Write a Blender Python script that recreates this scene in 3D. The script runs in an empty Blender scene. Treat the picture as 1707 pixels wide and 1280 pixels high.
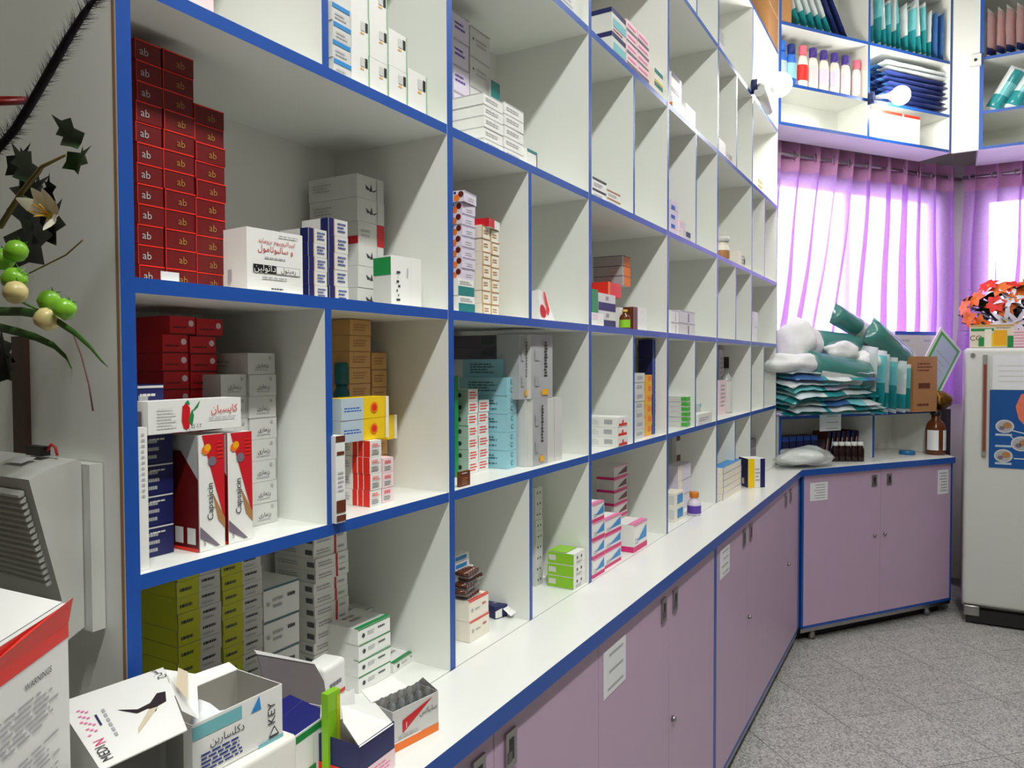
import bpy, bmesh, math, random
from mathutils import Vector, Matrix, noise
random.seed(7)
# light levels
EXPOSURE = 0.14; SKY = 8.5; BULBE = 60.0; SPOTW = 9.0; SHEER = 0.31
LAMPS = [(-0.35, -0.45, 3.95, 'twin tube ceiling lamp above the near end of the shelving', 75.0), (1.75, -0.42, 3.95, 'twin tube ceiling lamp above the middle of the aisle', 30.0), (3.70, -0.55, 3.95, 'twin tube ceiling lamp above the far end near the fridge', 10.0)]
C = bpy.context.scene.collection
scene = bpy.context.scene

# ---------------------------------------------------------------- camera, world, exposure
F_PX, YAW, PITCH, ROLL = 1238.906, 0.5226483, 0.028753, -0.0034709
CAM = Vector((0.0, 0.0, 1.55))
fw = Vector((math.cos(YAW)*math.cos(PITCH), math.sin(YAW)*math.cos(PITCH), -math.sin(PITCH)))
rt = Vector((math.sin(YAW), -math.cos(YAW), 0.0)); up = rt.cross(fw)
RR = rt*math.cos(ROLL) + up*math.sin(ROLL); UU = up*math.cos(ROLL) - rt*math.sin(ROLL)
cam_d = bpy.data.cameras.new('camera'); cam_d.sensor_fit = 'HORIZONTAL'; cam_d.sensor_width = 36.0
cam_d.lens = F_PX/1707*36; cam_d.clip_start = 0.02; cam_d.clip_end = 60
cam = bpy.data.objects.new('camera', cam_d); C.objects.link(cam)
m3 = Matrix((RR, UU, -fw)).transposed(); cam.matrix_world = Matrix.Translation(CAM) @ m3.to_4x4()
scene.camera = cam
scene.view_settings.view_transform = 'Standard'; scene.view_settings.look = 'None'
scene.view_settings.gamma = 1.0; scene.view_settings.use_curve_mapping = False
scene.view_settings.exposure = EXPOSURE
w = bpy.data.worlds.new('daylight'); scene.world = w; w.use_nodes = True
w.node_tree.nodes['Background'].inputs[0].default_value = (0.93, 0.96, 1.0, 1)
w.node_tree.nodes['Background'].inputs[1].default_value = SKY

def ray(x, y): return fw + RR*((x-853.5)/F_PX) - UU*((y-640)/F_PX)
def atY(x, y, Y): d = ray(x, y); return CAM + d*((Y-CAM.y)/d.y)
def atX(x, y, X): d = ray(x, y); return CAM + d*((X-CAM.x)/d.x)
def atZ(x, y, Z): d = ray(x, y); return CAM + d*((Z-CAM.z)/d.z)
# far diagonal corner: s along the wall, d into the wall
FO = Vector((4.374, 0.80, 0)); FE = Vector((0.8097, -0.5869, 0)); FM = Vector((0.5869, 0.8097, 0)); FANG = math.atan2(-0.5869, 0.8097)
def FW(s, d, z): return FO + FE*s + FM*d + Vector((0, 0, z))
def atF(x, y, d):
    r = ray(x, y); p = CAM + r*((FO + FM*d - CAM).dot(FM)/r.dot(FM)); return ((p-FO).dot(FE), p.z)

# ---------------------------------------------------------------- materials
def lin(c):
    c = c/255.0
    return c/12.92 if c <= 0.04045 else ((c+0.055)/1.055)**2.4
_M = {}
def mat(name, rgb=(200,200,200), rough=0.5, metal=0.0, var=0.05, scale=30.0, bump=0.0, bscale=200.0, trans=0.0, alpha=1.0, emit=0.0, coat=0.0, spec=0.5, detail=3):
    if name in _M: return _M[name]
    m = bpy.data.materials.new(name); m.use_nodes = True; nt = m.node_tree; b = nt.nodes['Principled BSDF']
    col = (lin(rgb[0]), lin(rgb[1]), lin(rgb[2]), 1)
    b.inputs['Roughness'].default_value = rough; b.inputs['Metallic'].default_value = metal
    b.inputs['Transmission Weight'].default_value = trans; b.inputs['Alpha'].default_value = alpha
    b.inputs['Coat Weight'].default_value = coat; b.inputs['Specular IOR Level'].default_value = spec
    tc = nt.nodes.new('ShaderNodeTexCoord')
    n = nt.nodes.new('ShaderNodeTexNoise'); n.inputs['Scale'].default_value = scale; n.inputs['Detail'].default_value = detail
    nt.links.new(tc.outputs['Object'], n.inputs['Vector'])
    mx = nt.nodes.new('ShaderNodeMix'); mx.data_type = 'RGBA'
    mx.inputs[6].default_value = tuple(max(0, v*(1-var)) for v in col[:3]) + (1,)
    mx.inputs[7].default_value = tuple(min(1, v*(1+var)) for v in col[:3]) + (1,)
    nt.links.new(n.outputs['Fac'], mx.inputs[0]); nt.links.new(mx.outputs[2], b.inputs['Base Color'])
    if emit: nt.links.new(mx.outputs[2], b.inputs['Emission Color']); b.inputs['Emission Strength'].default_value = emit
    if bump:
        n2 = nt.nodes.new('ShaderNodeTexNoise'); n2.inputs['Scale'].default_value = bscale
        nt.links.new(tc.outputs['Object'], n2.inputs['Vector'])
        bp = nt.nodes.new('ShaderNodeBump'); bp.inputs['Strength'].default_value = bump; bp.inputs['Distance'].default_value = 0.002
        nt.links.new(n2.outputs['Fac'], bp.inputs['Height']); nt.links.new(bp.outputs['Normal'], b.inputs['Normal'])
    _M[name] = m
    return m
# printed-card colours: looked up by short key
PAL = dict(wh=(240,240,236), gw=(214,214,210), gy=(176,178,180), dg=(96,98,104), bk=(22,22,26), cr=(232,222,200), li=(222,214,232), rd=(106,6,9), rl=(232,44,30), rr=(206,20,34), dr=(96,12,12), or_=(242,120,24), yo=(244,176,20), ye=(246,206,20), ol=(196,200,24), gn=(24,140,70), gl=(70,180,60), lm=(140,200,40), te=(26,128,128), tl=(120,190,196), lb=(150,205,218), bl=(40,140,210), bb=(30,90,190), nv=(26,30,92), pu=(90,60,170), pk=(240,130,180), mg=(222,40,120), pw=(246,218,222), br=(104,48,24), dgo=(168,124,58), tn=(214,170,110), kr=(178,128,80), go=(226,190,90), ink=(52,52,60), inr=(190,30,50), inb=(40,60,140), ivo=(244,238,222), dkt=(70,110,118), sk=(186,204,214), mv=(120,110,122), mn=(172,198,184))
def P(k):
    return mat('card_'+k, PAL[k], rough=0.42, var=0.03, scale=18)
WHITE = mat('white_laminate', (238,240,234), rough=0.34, var=0.02, scale=6, bump=0.03, bscale=400)
BLUE = mat('blue_edge_band', (26,82,172), rough=0.35, var=0.05, scale=12)
LILAC = mat('lilac_laminate', (196,168,194), rough=0.36, var=0.03, scale=8, bump=0.04, bscale=300)
WALLM = mat('wall_paint', (206,206,192), rough=0.8, var=0.04, scale=4, bump=0.2, bscale=120)
CEILM = mat('ceiling_paint', (232,232,226), rough=0.85, var=0.03, scale=4)
STEEL = mat('brushed_steel', (168,166,164), rough=0.32, metal=1.0, var=0.08, scale=90)
BLACK = mat('black_plastic', (20,20,22), rough=0.4, var=0.1)
PAPER = mat('white_paper', (236,238,240), rough=0.7, var=0.03, scale=20)
APPL = mat('appliance_white', (222,224,218), rough=0.4, var=0.03, scale=10)
GRYP = mat('grey_card_inside', (150,146,138), rough=0.75, var=0.06, scale=25)
CARDB = mat('brown_cardboard', (186,134,82), rough=0.8, var=0.08, scale=60, bump=0.1)

# ---------------------------------------------------------------- mesh building
class MB:
    def __init__(s): s.v = []; s.f = []; s.m = []; s.mats = []; s.sm = []
    def mi(s, m):
        if m not in s.mats: s.mats.append(m)
        return s.mats.index(m)
    def face(s, pts, m, smooth=False):
        i = len(s.v); s.v += [tuple(p) for p in pts]; s.f.append(tuple(range(i, i+len(pts)))); s.m.append(s.mi(m)); s.sm.append(smooth)
    def raw(s, vs, fs, m, smooth=False):
        i = len(s.v); s.v += [tuple(p) for p in vs]; k = s.mi(m)
        for f in fs: s.f.append(tuple(i+a for a in f)); s.m.append(k); s.sm.append(smooth)
    def box(s, x0, x1, y0, y1, z0, z1, m, front=None, top=None, left=None, bottom=None):
        v = [(x0,y0,z0),(x1,y0,z0),(x1,y1,z0),(x0,y1,z0),(x0,y0,z1),(x1,y0,z1),(x1,y1,z1),(x0,y1,z1)]
        i = len(s.v); s.v += v
        for f, mm in (((0,1,5,4), front), ((1,2,6,5), None), ((2,3,7,6), None), ((3,0,4,7), left), ((4,5,6,7), top), ((3,2,1,0), bottom)):
            s.f.append(tuple(i+a for a in f)); s.m.append(s.mi(mm or m)); s.sm.append(False)
    def prism(s, poly, z0, z1, m, top=None, side=None):
        n = len(poly); i = len(s.v)
        s.v += [(p[0], p[1], z0) for p in poly] + [(p[0], p[1], z1) for p in poly]
        s.f.append(tuple(i+n+k for k in range(n))); s.m.append(s.mi(top or m)); s.sm.append(False)
        s.f.append(tuple(i+k for k in reversed(range(n)))); s.m.append(s.mi(m)); s.sm.append(False)
        for k in range(n):
            j = (k+1) % n; s.f.append((i+k, i+j, i+n+j, i+n+k)); s.m.append(s.mi((side[k] if side else None) or m)); s.sm.append(False)
    def lathe(s, prof, m, c=(0,0,0), n=20, mats=None, sx=1.0, sy=1.0):
        i = len(s.v)
        for r, z in prof:
            for k in range(n): a = 2*math.pi*k/n; s.v.append((c[0]+r*math.cos(a)*sx, c[1]+r*math.sin(a)*sy, c[2]+z))
        for q in range(len(prof)-1):
            mm = s.mi(mats[q] if mats else m)
            for k in range(n):
                j = (k+1) % n; s.f.append((i+q*n+k, i+q*n+j, i+(q+1)*n+j, i+(q+1)*n+k)); s.m.append(mm); s.sm.append(True)
        s.f.append(tuple(i+k for k in reversed(range(n)))); s.m.append(s.mi(mats[0] if mats else m)); s.sm.append(False)
        L = i+(len(prof)-1)*n; s.f.append(tuple(L+k for k in range(n))); s.m.append(s.mi(mats[-1] if mats else m)); s.sm.append(False)
    def tube(s, pts, r, m, n=8):
        pts = [Vector(p) for p in pts]; i = len(s.v); N = len(pts)
        for k, p in enumerate(pts):
            t = (pts[min(k+1, N-1)] - pts[max(k-1, 0)]); t.normalize()
            a = t.cross(Vector((0,0,1)));
            if a.length < 1e-3: a = t.cross(Vector((1,0,0)))
            a.normalize(); b = t.cross(a); rr = r[k] if isinstance(r, (list, tuple)) else r
            for q in range(n): an = 2*math.pi*q/n; s.v.append(tuple(p + a*(rr*math.cos(an)) + b*(rr*math.sin(an))))
        k_ = s.mi(m)
        for k in range(N-1):
            for q in range(n):
                j = (q+1) % n; s.f.append((i+k*n+q, i+k*n+j, i+(k+1)*n+j, i+(k+1)*n+q)); s.m.append(k_); s.sm.append(True)
        s.f.append(tuple(i+q for q in reversed(range(n)))); s.m.append(k_); s.sm.append(False)
        L = i+(N-1)*n; s.f.append(tuple(L+q for q in range(n))); s.m.append(k_); s.sm.append(False)
    def ball(s, c, r, m, n=14, sq=(1,1,1)):
        prof = [(max(1e-4, r*math.sin(math.pi*k/(n//2))), -r*math.cos(math.pi*k/(n//2))) for k in range(n//2+1)]
        i0 = len(s.v); s.lathe(prof, m, (0,0,0), n)
        for k in range(i0, len(s.v)): v = s.v[k]; s.v[k] = (c[0]+v[0]*sq[0], c[1]+v[1]*sq[1], c[2]+v[2]*sq[2])
    def mesh(s, name):
        me = bpy.data.meshes.new(name); me.from_pydata(s.v, [], s.f)
        for m in s.mats: me.materials.append(m)
        me.polygons.foreach_set('material_index', s.m); me.polygons.foreach_set('use_smooth', s.sm); me.update()
        return me
    def build(s, name, parent=None): return link(name, s.mesh(name), parent)
def link(name, me, parent=None):
    o = bpy.data.objects.new(name, me); C.objects.link(o)
    if parent is not None: o.parent = parent
    return o
def tag(o, label=None, cat=None, group=None, kind=None):
    if label: o['label'] = label
    if cat: o['category'] = cat
    if group: o['group'] = group
    if kind: o['kind'] = kind
    return o
def thing(name, label, cat, loc=(0,0,0), rz=0.0, group=None):
    o = bpy.data.objects.new(name, None); C.objects.link(o); o.empty_display_size = 0.05
    o.location = loc; o.rotation_euler = (0,0,rz); return tag(o, label, cat, group)
def struct(name, mb, parent=None):
    o = mb.build(name, parent)
    if parent is None: o['kind'] = 'structure'
    return o

# ---------------------------------------------------------------- lettering
AF = {'ا':('\ufe8d','\ufe8e',None,None),'ب':tuple('\ufe8f\ufe90\ufe91\ufe92'),'پ':tuple('\ufb56\ufb57\ufb58\ufb59'),'ت':tuple('\ufe95\ufe96\ufe97\ufe98'),'د':('\ufea9','\ufeaa',None,None),'ر':('\ufead','\ufeae',None,None),'ز':('\ufeaf','\ufeb0',None,None),'س':tuple('\ufeb1\ufeb2\ufeb3\ufeb4'),'ک':tuple('\ufb8e\ufb8f\ufb90\ufb91'),'ل':tuple('\ufedd\ufede\ufedf\ufee0'),'م':tuple('\ufee1\ufee2\ufee3\ufee4'),'ن':tuple('\ufee5\ufee6\ufee7\ufee8'),'و':('\ufeed','\ufeee',None,None),'ی':tuple('\ufbfc\ufbfd\ufbfe\ufbff'),'ق':tuple('\ufed5\ufed6\ufed7\ufed8'),'ف':tuple('\ufed1\ufed2\ufed3\ufed4')}
def fa(s):
    out = []
    for i, c in enumerate(s):
        if c not in AF: out.append(c); continue
        pv = i > 0 and s[i-1] in AF and AF[s[i-1]][2]; nx = i+1 < len(s) and s[i+1] in AF and AF[c][2]
        out.append(AF[c][3] if pv and nx else AF[c][1] if pv else AF[c][2] if nx else AF[c][0])
    return ''.join(reversed(out))
_T = {}
def textmesh(s):
    if s in _T: return _T[s]
    cu = bpy.data.curves.new('t', 'FONT'); cu.body = fa(s) if any(c in AF for c in s) else s; cu.resolution_u = 2; cu.align_x = 'CENTER'; cu.align_y = 'CENTER'
    o = bpy.data.objects.new('t', cu); C.objects.link(o)
    me = bpy.data.meshes.new_from_object(o.evaluated_get(bpy.context.evaluated_depsgraph_get()))
    vs = [(v.co.x, v.co.y) for v in me.vertices]; fs = [tuple(p.vertices) for p in me.polygons]
    bpy.data.objects.remove(o); bpy.data.curves.remove(cu); bpy.data.meshes.remove(me)
    ys = [v[1] for v in vs] or [0, 1]; xs = [v[0] for v in vs] or [0, 1]
    cy = (max(ys)+min(ys))/2; cx = (max(xs)+min(xs))/2; h = max(ys)-min(ys)
    _T[s] = ([((x-cx)/h, (y-cy)/h) for x, y in vs], fs); return _T[s]

# ---------------------------------------------------------------- cartons with printed faces
OFS = 0.0005
def facer(w, d, h, face):
    """(u,v) metres on a carton face -> local xyz; origin at the base, middle of the front edge"""
    if face == 'F': return (lambda u, v, o: (-w/2+u, -o, v)), w, h
    if face == 'L': return (lambda u, v, o: (-w/2-o, d-u, v)), d, h
    if face == 'R': return (lambda u, v, o: (w/2+o, u, v)), d, h
    if face == 'T': return (lambda u, v, o: (-w/2+u, v, h+o)), w, d
def decals(mb, w, d, h, dec):
    lay = 0
    for q in dec:
        fc = q[0]; f, U, V = facer(w, d, h, fc); lay += 1; o = OFS + lay*0.00012
        if isinstance(q[1], str):
            k = q[1]
            if k == 't':      # lines of small print
                _, _, u0, v0, u1, v1, n, m = q[:8]; rnd = random.Random(len(dec)*17+n); lh = (v1-v0)/n
                for i in range(n):
                    y = v0+lh*(i+0.25); x = u0
                    end = u1 - (u1-u0)*rnd.uniform(0, .3)
                    while x < end-1e-6:
                        xe = min(end, x+(u1-u0)*rnd.uniform(.08, .22))
                        mb.face([f(x*U, y*V, o), f(xe*U, y*V, o), f(xe*U, (y+lh*.45)*V, o), f(x*U, (y+lh*.45)*V, o)], P(m)); x = xe+(u1-u0)*.03
            elif k == 'c':    # disc
                _, _, cu, cv, r, m = q[:6]; sy = q[6] if len(q) > 6 else 1
                mb.face([f(cu*U+r*math.cos(a), cv*V+r*sy*math.sin(a), o) for a in [2*math.pi*i/14 for i in range(14)]], P(m))
            elif k == 's':    # lettering
                _, _, st, cu, cv, hh, m = q[:7]; rot = q[7] if len(q) > 7 else 0
                vs, fs = textmesh(st); c_, s_ = math.cos(rot), math.sin(rot)
                mb.raw([f(cu*U+(x*c_-y*s_)*hh, cv*V+(x*s_+y*c_)*hh, o) for x, y in vs], fs, P(m))
        elif isinstance(q[1], list):
            mb.face([f(u*U, v*V, o) for u, v in q[1]], P(q[2]))
        else:
            _, u0, v0, u1, v1, m = q
            mb.face([f(u0*U, v0*V, o), f(u1*U, v0*V, o), f(u1*U, v1*V, o), f(u0*U, v1*V, o)], P(m))
def carton(w, d, h, base, dec=(), side=None, top=None):
    mb = MB(); g = 0.0004
    mb.box(-w/2, w/2, 0, d, 0, h-g, P(base), left=P(side) if side else None, top=P(top) if top else None)
    decals(mb, w, d, h-g, dec); return mb
ORD = ['lowest', 'second from bottom', 'third from bottom', 'fourth from bottom', 'fifth from bottom', 'sixth from bottom', 'seventh from bottom', 'eighth from bottom', 'ninth from bottom', 'tenth from bottom', 'eleventh from bottom', 'twelfth from bottom', 'thirteenth from bottom']
def od(i, n):
    if n == 2: return ('lower', 'upper')[i]
    return 'topmost' if i == n-1 else ORD[i]
def place(me, name, label, loc, rz=0, group=None, cat='box'):
    o = link(name, me); o.location = loc; o.rotation_euler = (0, 0, rz); return tag(o, label, cat, group)
ZB = {1:0.9655, 2:1.3060, 3:1.6499, 4:1.9940, 5:2.4211, 6:2.8463}
def stk(row, yf, xl, xr, yt, n, dep, base, dec, label, group=None, name='medicine_box', rz=0.0, jit=0.0012, z0=None, side=None, top=None, cat='box', h=None):
    """a column of n cartons: front face between pixels xl..xr at depth yf, top edge at pixel yt, standing on the shelf"""
    if group and name == 'medicine_box': name = (group[:-1] if group.endswith('s') else group).replace(' ', '_')
    a = atY(xl, yt, yf); b = atY(xr, yt, yf); zb = ZB[row] if z0 is None else z0
    hh = h or (a.z-zb)/n; w = (b-a).x-0.0008
    me = carton(w, dep, hh, base, dec, side, top).mesh(name)
    for i in range(n):
        lb = label.replace('{o}', od(i, n)) if n > 1 else label.replace('{o} ', '').replace(', {o}', '')
        j = random.uniform(-jit, jit) if i or n > 1 else 0
        place(me, name, lb, ((a.x+b.x)/2+j, yf+random.uniform(0, jit*1.5), zb+i*hh+0.0001), rz+random.uniform(-jit, jit)*8, group, cat)
    return (a.x, b.x, zb+n*hh, hh)
# ================================================================ LAMPS OF THE ROOM (ceiling tubes, real fixtures)
def ceiling_lamp(x, y, z, label, power):
    t = thing('ceiling_lamp', label, 'lamp', (x, y, z), 0)
    b = MB(); b.box(-0.62, 0.62, -0.11, 0.11, -0.05, 0, APPL); b.build('lamp_body', t)
    for k in (-0.05, 0.05):
        b = MB(); b.tube([(-0.58, k, -0.07), (0.58, k, -0.07)], 0.013, mat('fluorescent_tube', (255,250,238), emit=6.0)); b.build('tube', t)
    L = bpy.data.lights.new('tube_light', 'AREA'); L.shape = 'RECTANGLE'; L.size = 1.15; L.size_y = 0.16; L.energy = power; L.color = (0.985, 1.0, 0.965)
    o = bpy.data.objects.new('tube_light', L); C.objects.link(o); o.parent = t; o.location = (0, 0, -0.09)
for args in LAMPS: ceiling_lamp(*args)

# ================================================================ ROOM
ZC = 3.95
FLB = mat('floor_joint', (92,90,84), rough=0.9)
def terrazzo():
    m = bpy.data.materials.new('terrazzo_tile'); m.use_nodes = True; nt = m.node_tree; b = nt.nodes['Principled BSDF']; b.inputs['Roughness'].default_value = 0.42
    tc = nt.nodes.new('ShaderNodeTexCoord'); oi = nt.nodes.new('ShaderNodeObjectInfo')
    v = nt.nodes.new('ShaderNodeTexVoronoi'); v.inputs['Scale'].default_value = 150; n = nt.nodes.new('ShaderNodeTexNoise'); n.inputs['Scale'].default_value = 110; n.inputs['Detail'].default_value = 5
    nt.links.new(tc.outputs['Object'], v.inputs['Vector']); nt.links.new(tc.outputs['Object'], n.inputs['Vector'])
    r1 = nt.nodes.new('ShaderNodeValToRGB'); e = r1.color_ramp.elements
    e[0].position = 0.2; e[0].color = (lin(126), lin(125), lin(122), 1); e[1].position = 0.75; e[1].color = (lin(206), lin(204), lin(200), 1)
    x = r1.color_ramp.elements.new(0.45); x.color = (lin(172), lin(171), lin(167), 1)
    mx = nt.nodes.new('ShaderNodeMix'); mx.data_type = 'FLOAT'; mx.inputs[0].default_value = 0.55
    sp = nt.nodes.new('ShaderNodeSeparateColor'); nt.links.new(v.outputs['Color'], sp.inputs[0])
    nt.links.new(n.outputs['Fac'], mx.inputs[2]); nt.links.new(sp.outputs[0], mx.inputs[3]); nt.links.new(mx.outputs[0], r1.inputs[0])
    hs = nt.nodes.new('ShaderNodeHueSaturation'); mr = nt.nodes.new('ShaderNodeMapRange'); mr.inputs[3].default_value = 0.94; mr.inputs[4].default_value = 1.05
    nt.links.new(oi.outputs['Random'], mr.inputs[0]); nt.links.new(mr.outputs[0], hs.inputs['Value']); nt.links.new(r1.outputs[0], hs.inputs['Color']); nt.links.new(hs.outputs[0], b.inputs['Base Color'])
    return m
TERR = terrazzo()
b = MB(); b.box(-1.8, 6.6, -2.6, 1.9, -0.06, -0.003, FLB); floor = struct('floor', b)
TS = 0.42; r2 = math.sqrt(0.5); b = MB(); g = 0.0016; b.box(-TS/2+g, TS/2-g, -TS/2+g, TS/2-g, -0.02, 0, TERR); tile_me = b.mesh('floor_tile')
for i in range(-8, 16):
    for j in range(-8, 16):
        u = 2.60 + TS*(i-6+0.5); v = 2.70 + TS*(j-6+0.5); x = (u+v)*r2; y = (v-u)*r2
        if 0.9 < x < 5.9 and -2.3 < y < 1.5:
            o = link('floor_tile', tile_me, floor); o.location = (x, y, 0); o.rotation_euler = (0, 0, math.pi/4)
b = MB(); b.box(-1.8, 6.6, -2.6, 1.9, ZC, ZC+0.06, CEILM); struct('ceiling', b)
b = MB(); b.box(-1.8, 4.62, 1.105, 1.16, 0, ZC, WALLM); struct('wall_left', b)
DIMW = mat('shop_wall_paint', (128,124,116), rough=0.85, var=0.06, scale=3)
b = MB(); b.box(-1.86, -1.8, -2.6, 1.16, 0, ZC, DIMW); struct('wall_back', b)
b = MB(); b.box(-1.86, 6.6, -2.66, -2.6, 0, ZC, DIMW); struct('wall_right', b)
b = MB(); b.box(0.13, 0.19, 0.45, 1.105, 0, ZC, mat('dark_brown_wood', (70,44,34), rough=0.55, var=0.2, scale=40)); struct('added_shade_wall', b)  # unseen wall added to shade the shelving end; dark to limit bounce
# diagonal far wall with the window opening; local x = s, y = d
WD = 0.335; S0, S1 = -0.35, 2.02; WZ0, WZ1 = 1.20, 2.70; WS0, WS1 = 0.14, 1.80
b = MB(); b.box(S0, WS0, WD, WD+0.12, 0, ZC, WALLM); b.box(WS1, S1, WD, WD+0.12, 0, ZC, WALLM); b.box(WS0, WS1, WD, WD+0.12, 0, WZ0, WALLM); b.box(WS0, WS1, WD, WD+0.12, WZ1, ZC, WALLM)
o = struct('wall_far', b); o.location = (FO.x, FO.y, 0); o.rotation_euler = (0, 0, FANG)
WFR = mat('window_frame_white', (225,225,222), rough=0.4)
GLASS = mat('window_glass', (250,252,255), rough=0.02, trans=1.0, spec=0.2, var=0.0)
def window(name, s0, s1, z0, z1, d):
    b = MB(); k = 0.045
    b.box(s0, s0+k, d, d+0.05, z0, z1, WFR); b.box(s1-k, s1, d, d+0.05, z0, z1, WFR); b.box(s0+k, s1-k, d, d+0.05, z0, z0+k, WFR); b.box(s0+k, s1-k, d, d+0.05, z1-k, z1, WFR)
    fr = b.build(name); fr['kind'] = 'structure'
    mid = (s0+s1)/2; b = MB(); b.box(mid-0.02, mid+0.02, d+0.005, d+0.045, z0+k, z1-k, WFR); b.build('mullion', fr)
    for a, c in ((s0+k, mid-0.02), (mid+0.02, s1-k)):
        b = MB(); b.box(a, c, d+0.022, d+0.026, z0+k, z1-k, GLASS); b.build('pane', fr)
    return fr
o = window('window_1', WS0, WS1, WZ0, WZ1, WD+0.04); o.location = (FO.x, FO.y, 0); o.rotation_euler = (0, 0, FANG)
# wall behind the fridge, with a second window; local x = -y
X3 = 6.14
b = MB(); Y3 = (0.05, -0.24, -1.10, -2.6)
b.box(X3, X3+0.12, Y3[1], Y3[0]+0.1, 0, ZC, WALLM); b.box(X3, X3+0.12, Y3[3], Y3[2], 0, ZC, WALLM); b.box(X3, X3+0.12, Y3[2], Y3[1], 0, WZ0, WALLM); b.box(X3, X3+0.12, Y3[2], Y3[1], WZ1, ZC, WALLM)
struct('wall_end', b)
o = window('window_2', 0.24, 1.10, WZ0, WZ1, 0.04); o.location = (X3, 0, 0); o.rotation_euler = (0, 0, -math.pi/2)
# dark brown post behind the end of the shelving
b = MB(); b.box(0.499, 0.5065, 0.990, 1.018, 0, 1.585, mat('dark_brown_wood', (70,44,34), rough=0.55, var=0.2, scale=40)); struct('trim_1', b)

# ================================================================ MAIN SHELVING UNIT
T = 0.018; VX = [0.516+0.6431*i for i in range(7)]; LZ = [1.2966, 1.6405, 1.9846, 2.4117, 2.8369, 3.2620]; YF, YB = 0.80, 1.08
unit = thing('shelving_unit', 'tall white pigeonhole shelving wall with blue edge bands above the worktop', 'shelving', (0, 0, 0))
def board(name, x0, x1, y0, y1, z0, z1, par): b = MB(); b.box(x0, x1, y0, y1, z0, z1, WHITE, front=BLUE); return b.build(name, par)
for i, x in enumerate(VX):
    u = board('upright', x-T/2, x+T/2, YF, YB, 0.965, 3.271, unit)
    if i == 0:
        b = MB(); b.box(x-T/2-0.0012, x-T/2, YF+0.001, YF+0.006, 0.965, 3.271, mat('raw_chipboard_line', (150,116,82), rough=0.8)); b.build('chipboard_edge', unit)
for i in range(6):
    x0, x1 = VX[i]+T/2, VX[i+1]-T/2
    for z in LZ: board('shelf', x0, x1, YF+0.0006, YB, z-T/2, z+T/2, unit)
    b = MB(); b.box(x0, x1, YF+0.0015, YB, 0.945, 0.965, WHITE); b.build('base_board', unit)
DIV = {0:(2,4,6), 1:(1,3,5), 2:(2,4,6), 3:(2,4,6), 4:(1,3,5), 5:(2,4,6)}
RZ = [0.965] + LZ
DVX = {0:548, 1:884.5, 2:1057, 3:1160, 4:1226.7, 5:1274}
for i, rows in DIV.items():
    x = atY(DVX[i], 560, YF).x
    for r in rows: board('divider', x-T/2+0.002, x+T/2-0.002, YF+0.0008, YB, RZ[r-1]+(T/2 if r > 1 else 0), RZ[r]-T/2, unit)
b = MB(); b.box(VX[0]-T/2, VX[6]+T/2, YB, YB+0.006, 0.945, 3.271, WHITE); b.build('back_panel', unit)

# ================================================================ WORKTOP AND BASE CABINETS
A2 = (4.245, 0.640); B2 = FW(1.235, -0.2, 0)
poly = [(0.195, 0.640), A2, (B2.x, B2.y), tuple(FW(1.309, -0.09, 0))[:2], tuple(FW(1.309, 0.31, 0))[:2], tuple(FW(0.02, 0.31, 0))[:2], (4.385, 0.802), (4.385, 0.7985), (0.505, 0.7985), (0.505, 1.10), (0.195, 1.10)]
b = MB(); b.prism(poly, 0.930, 0.965, mat('worktop_white', (240,241,236), rough=0.26, var=0.015, scale=5), side=[BLUE, BLUE, BLUE]+[None]*8)
tag(b.build('worktop'), 'long white worktop with a blue front edge running under the shelves', 'worktop')
CABW = mat('cabinet_carcass', (210,208,204), rough=0.5)
def lock(par, x, y, z):
    b = MB(); b.tube([(x, y, z), (x, y-0.012, z)], [0.009, 0.0075], STEEL, 12); b.build('lock', par)
def handle(par, x, y, z, w=0.038, h=0.066):
    b = MB(); b.box(x-w/2, x+w/2, y-0.005, y, z-h/2, z+h/2, STEEL); b.box(x-w*0.22, x+w*0.22, y-0.0054, y-0.005, z-h*0.3, z+h*0.3, BLACK)
    b.box(x-w*0.36, x+w*0.02, y-0.0058, y-0.0054, z-h*0.34, z-h*0.05, mat('steel_shadow', (120,118,118), rough=0.4, metal=0.8)); b.build('handle', par)
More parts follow.
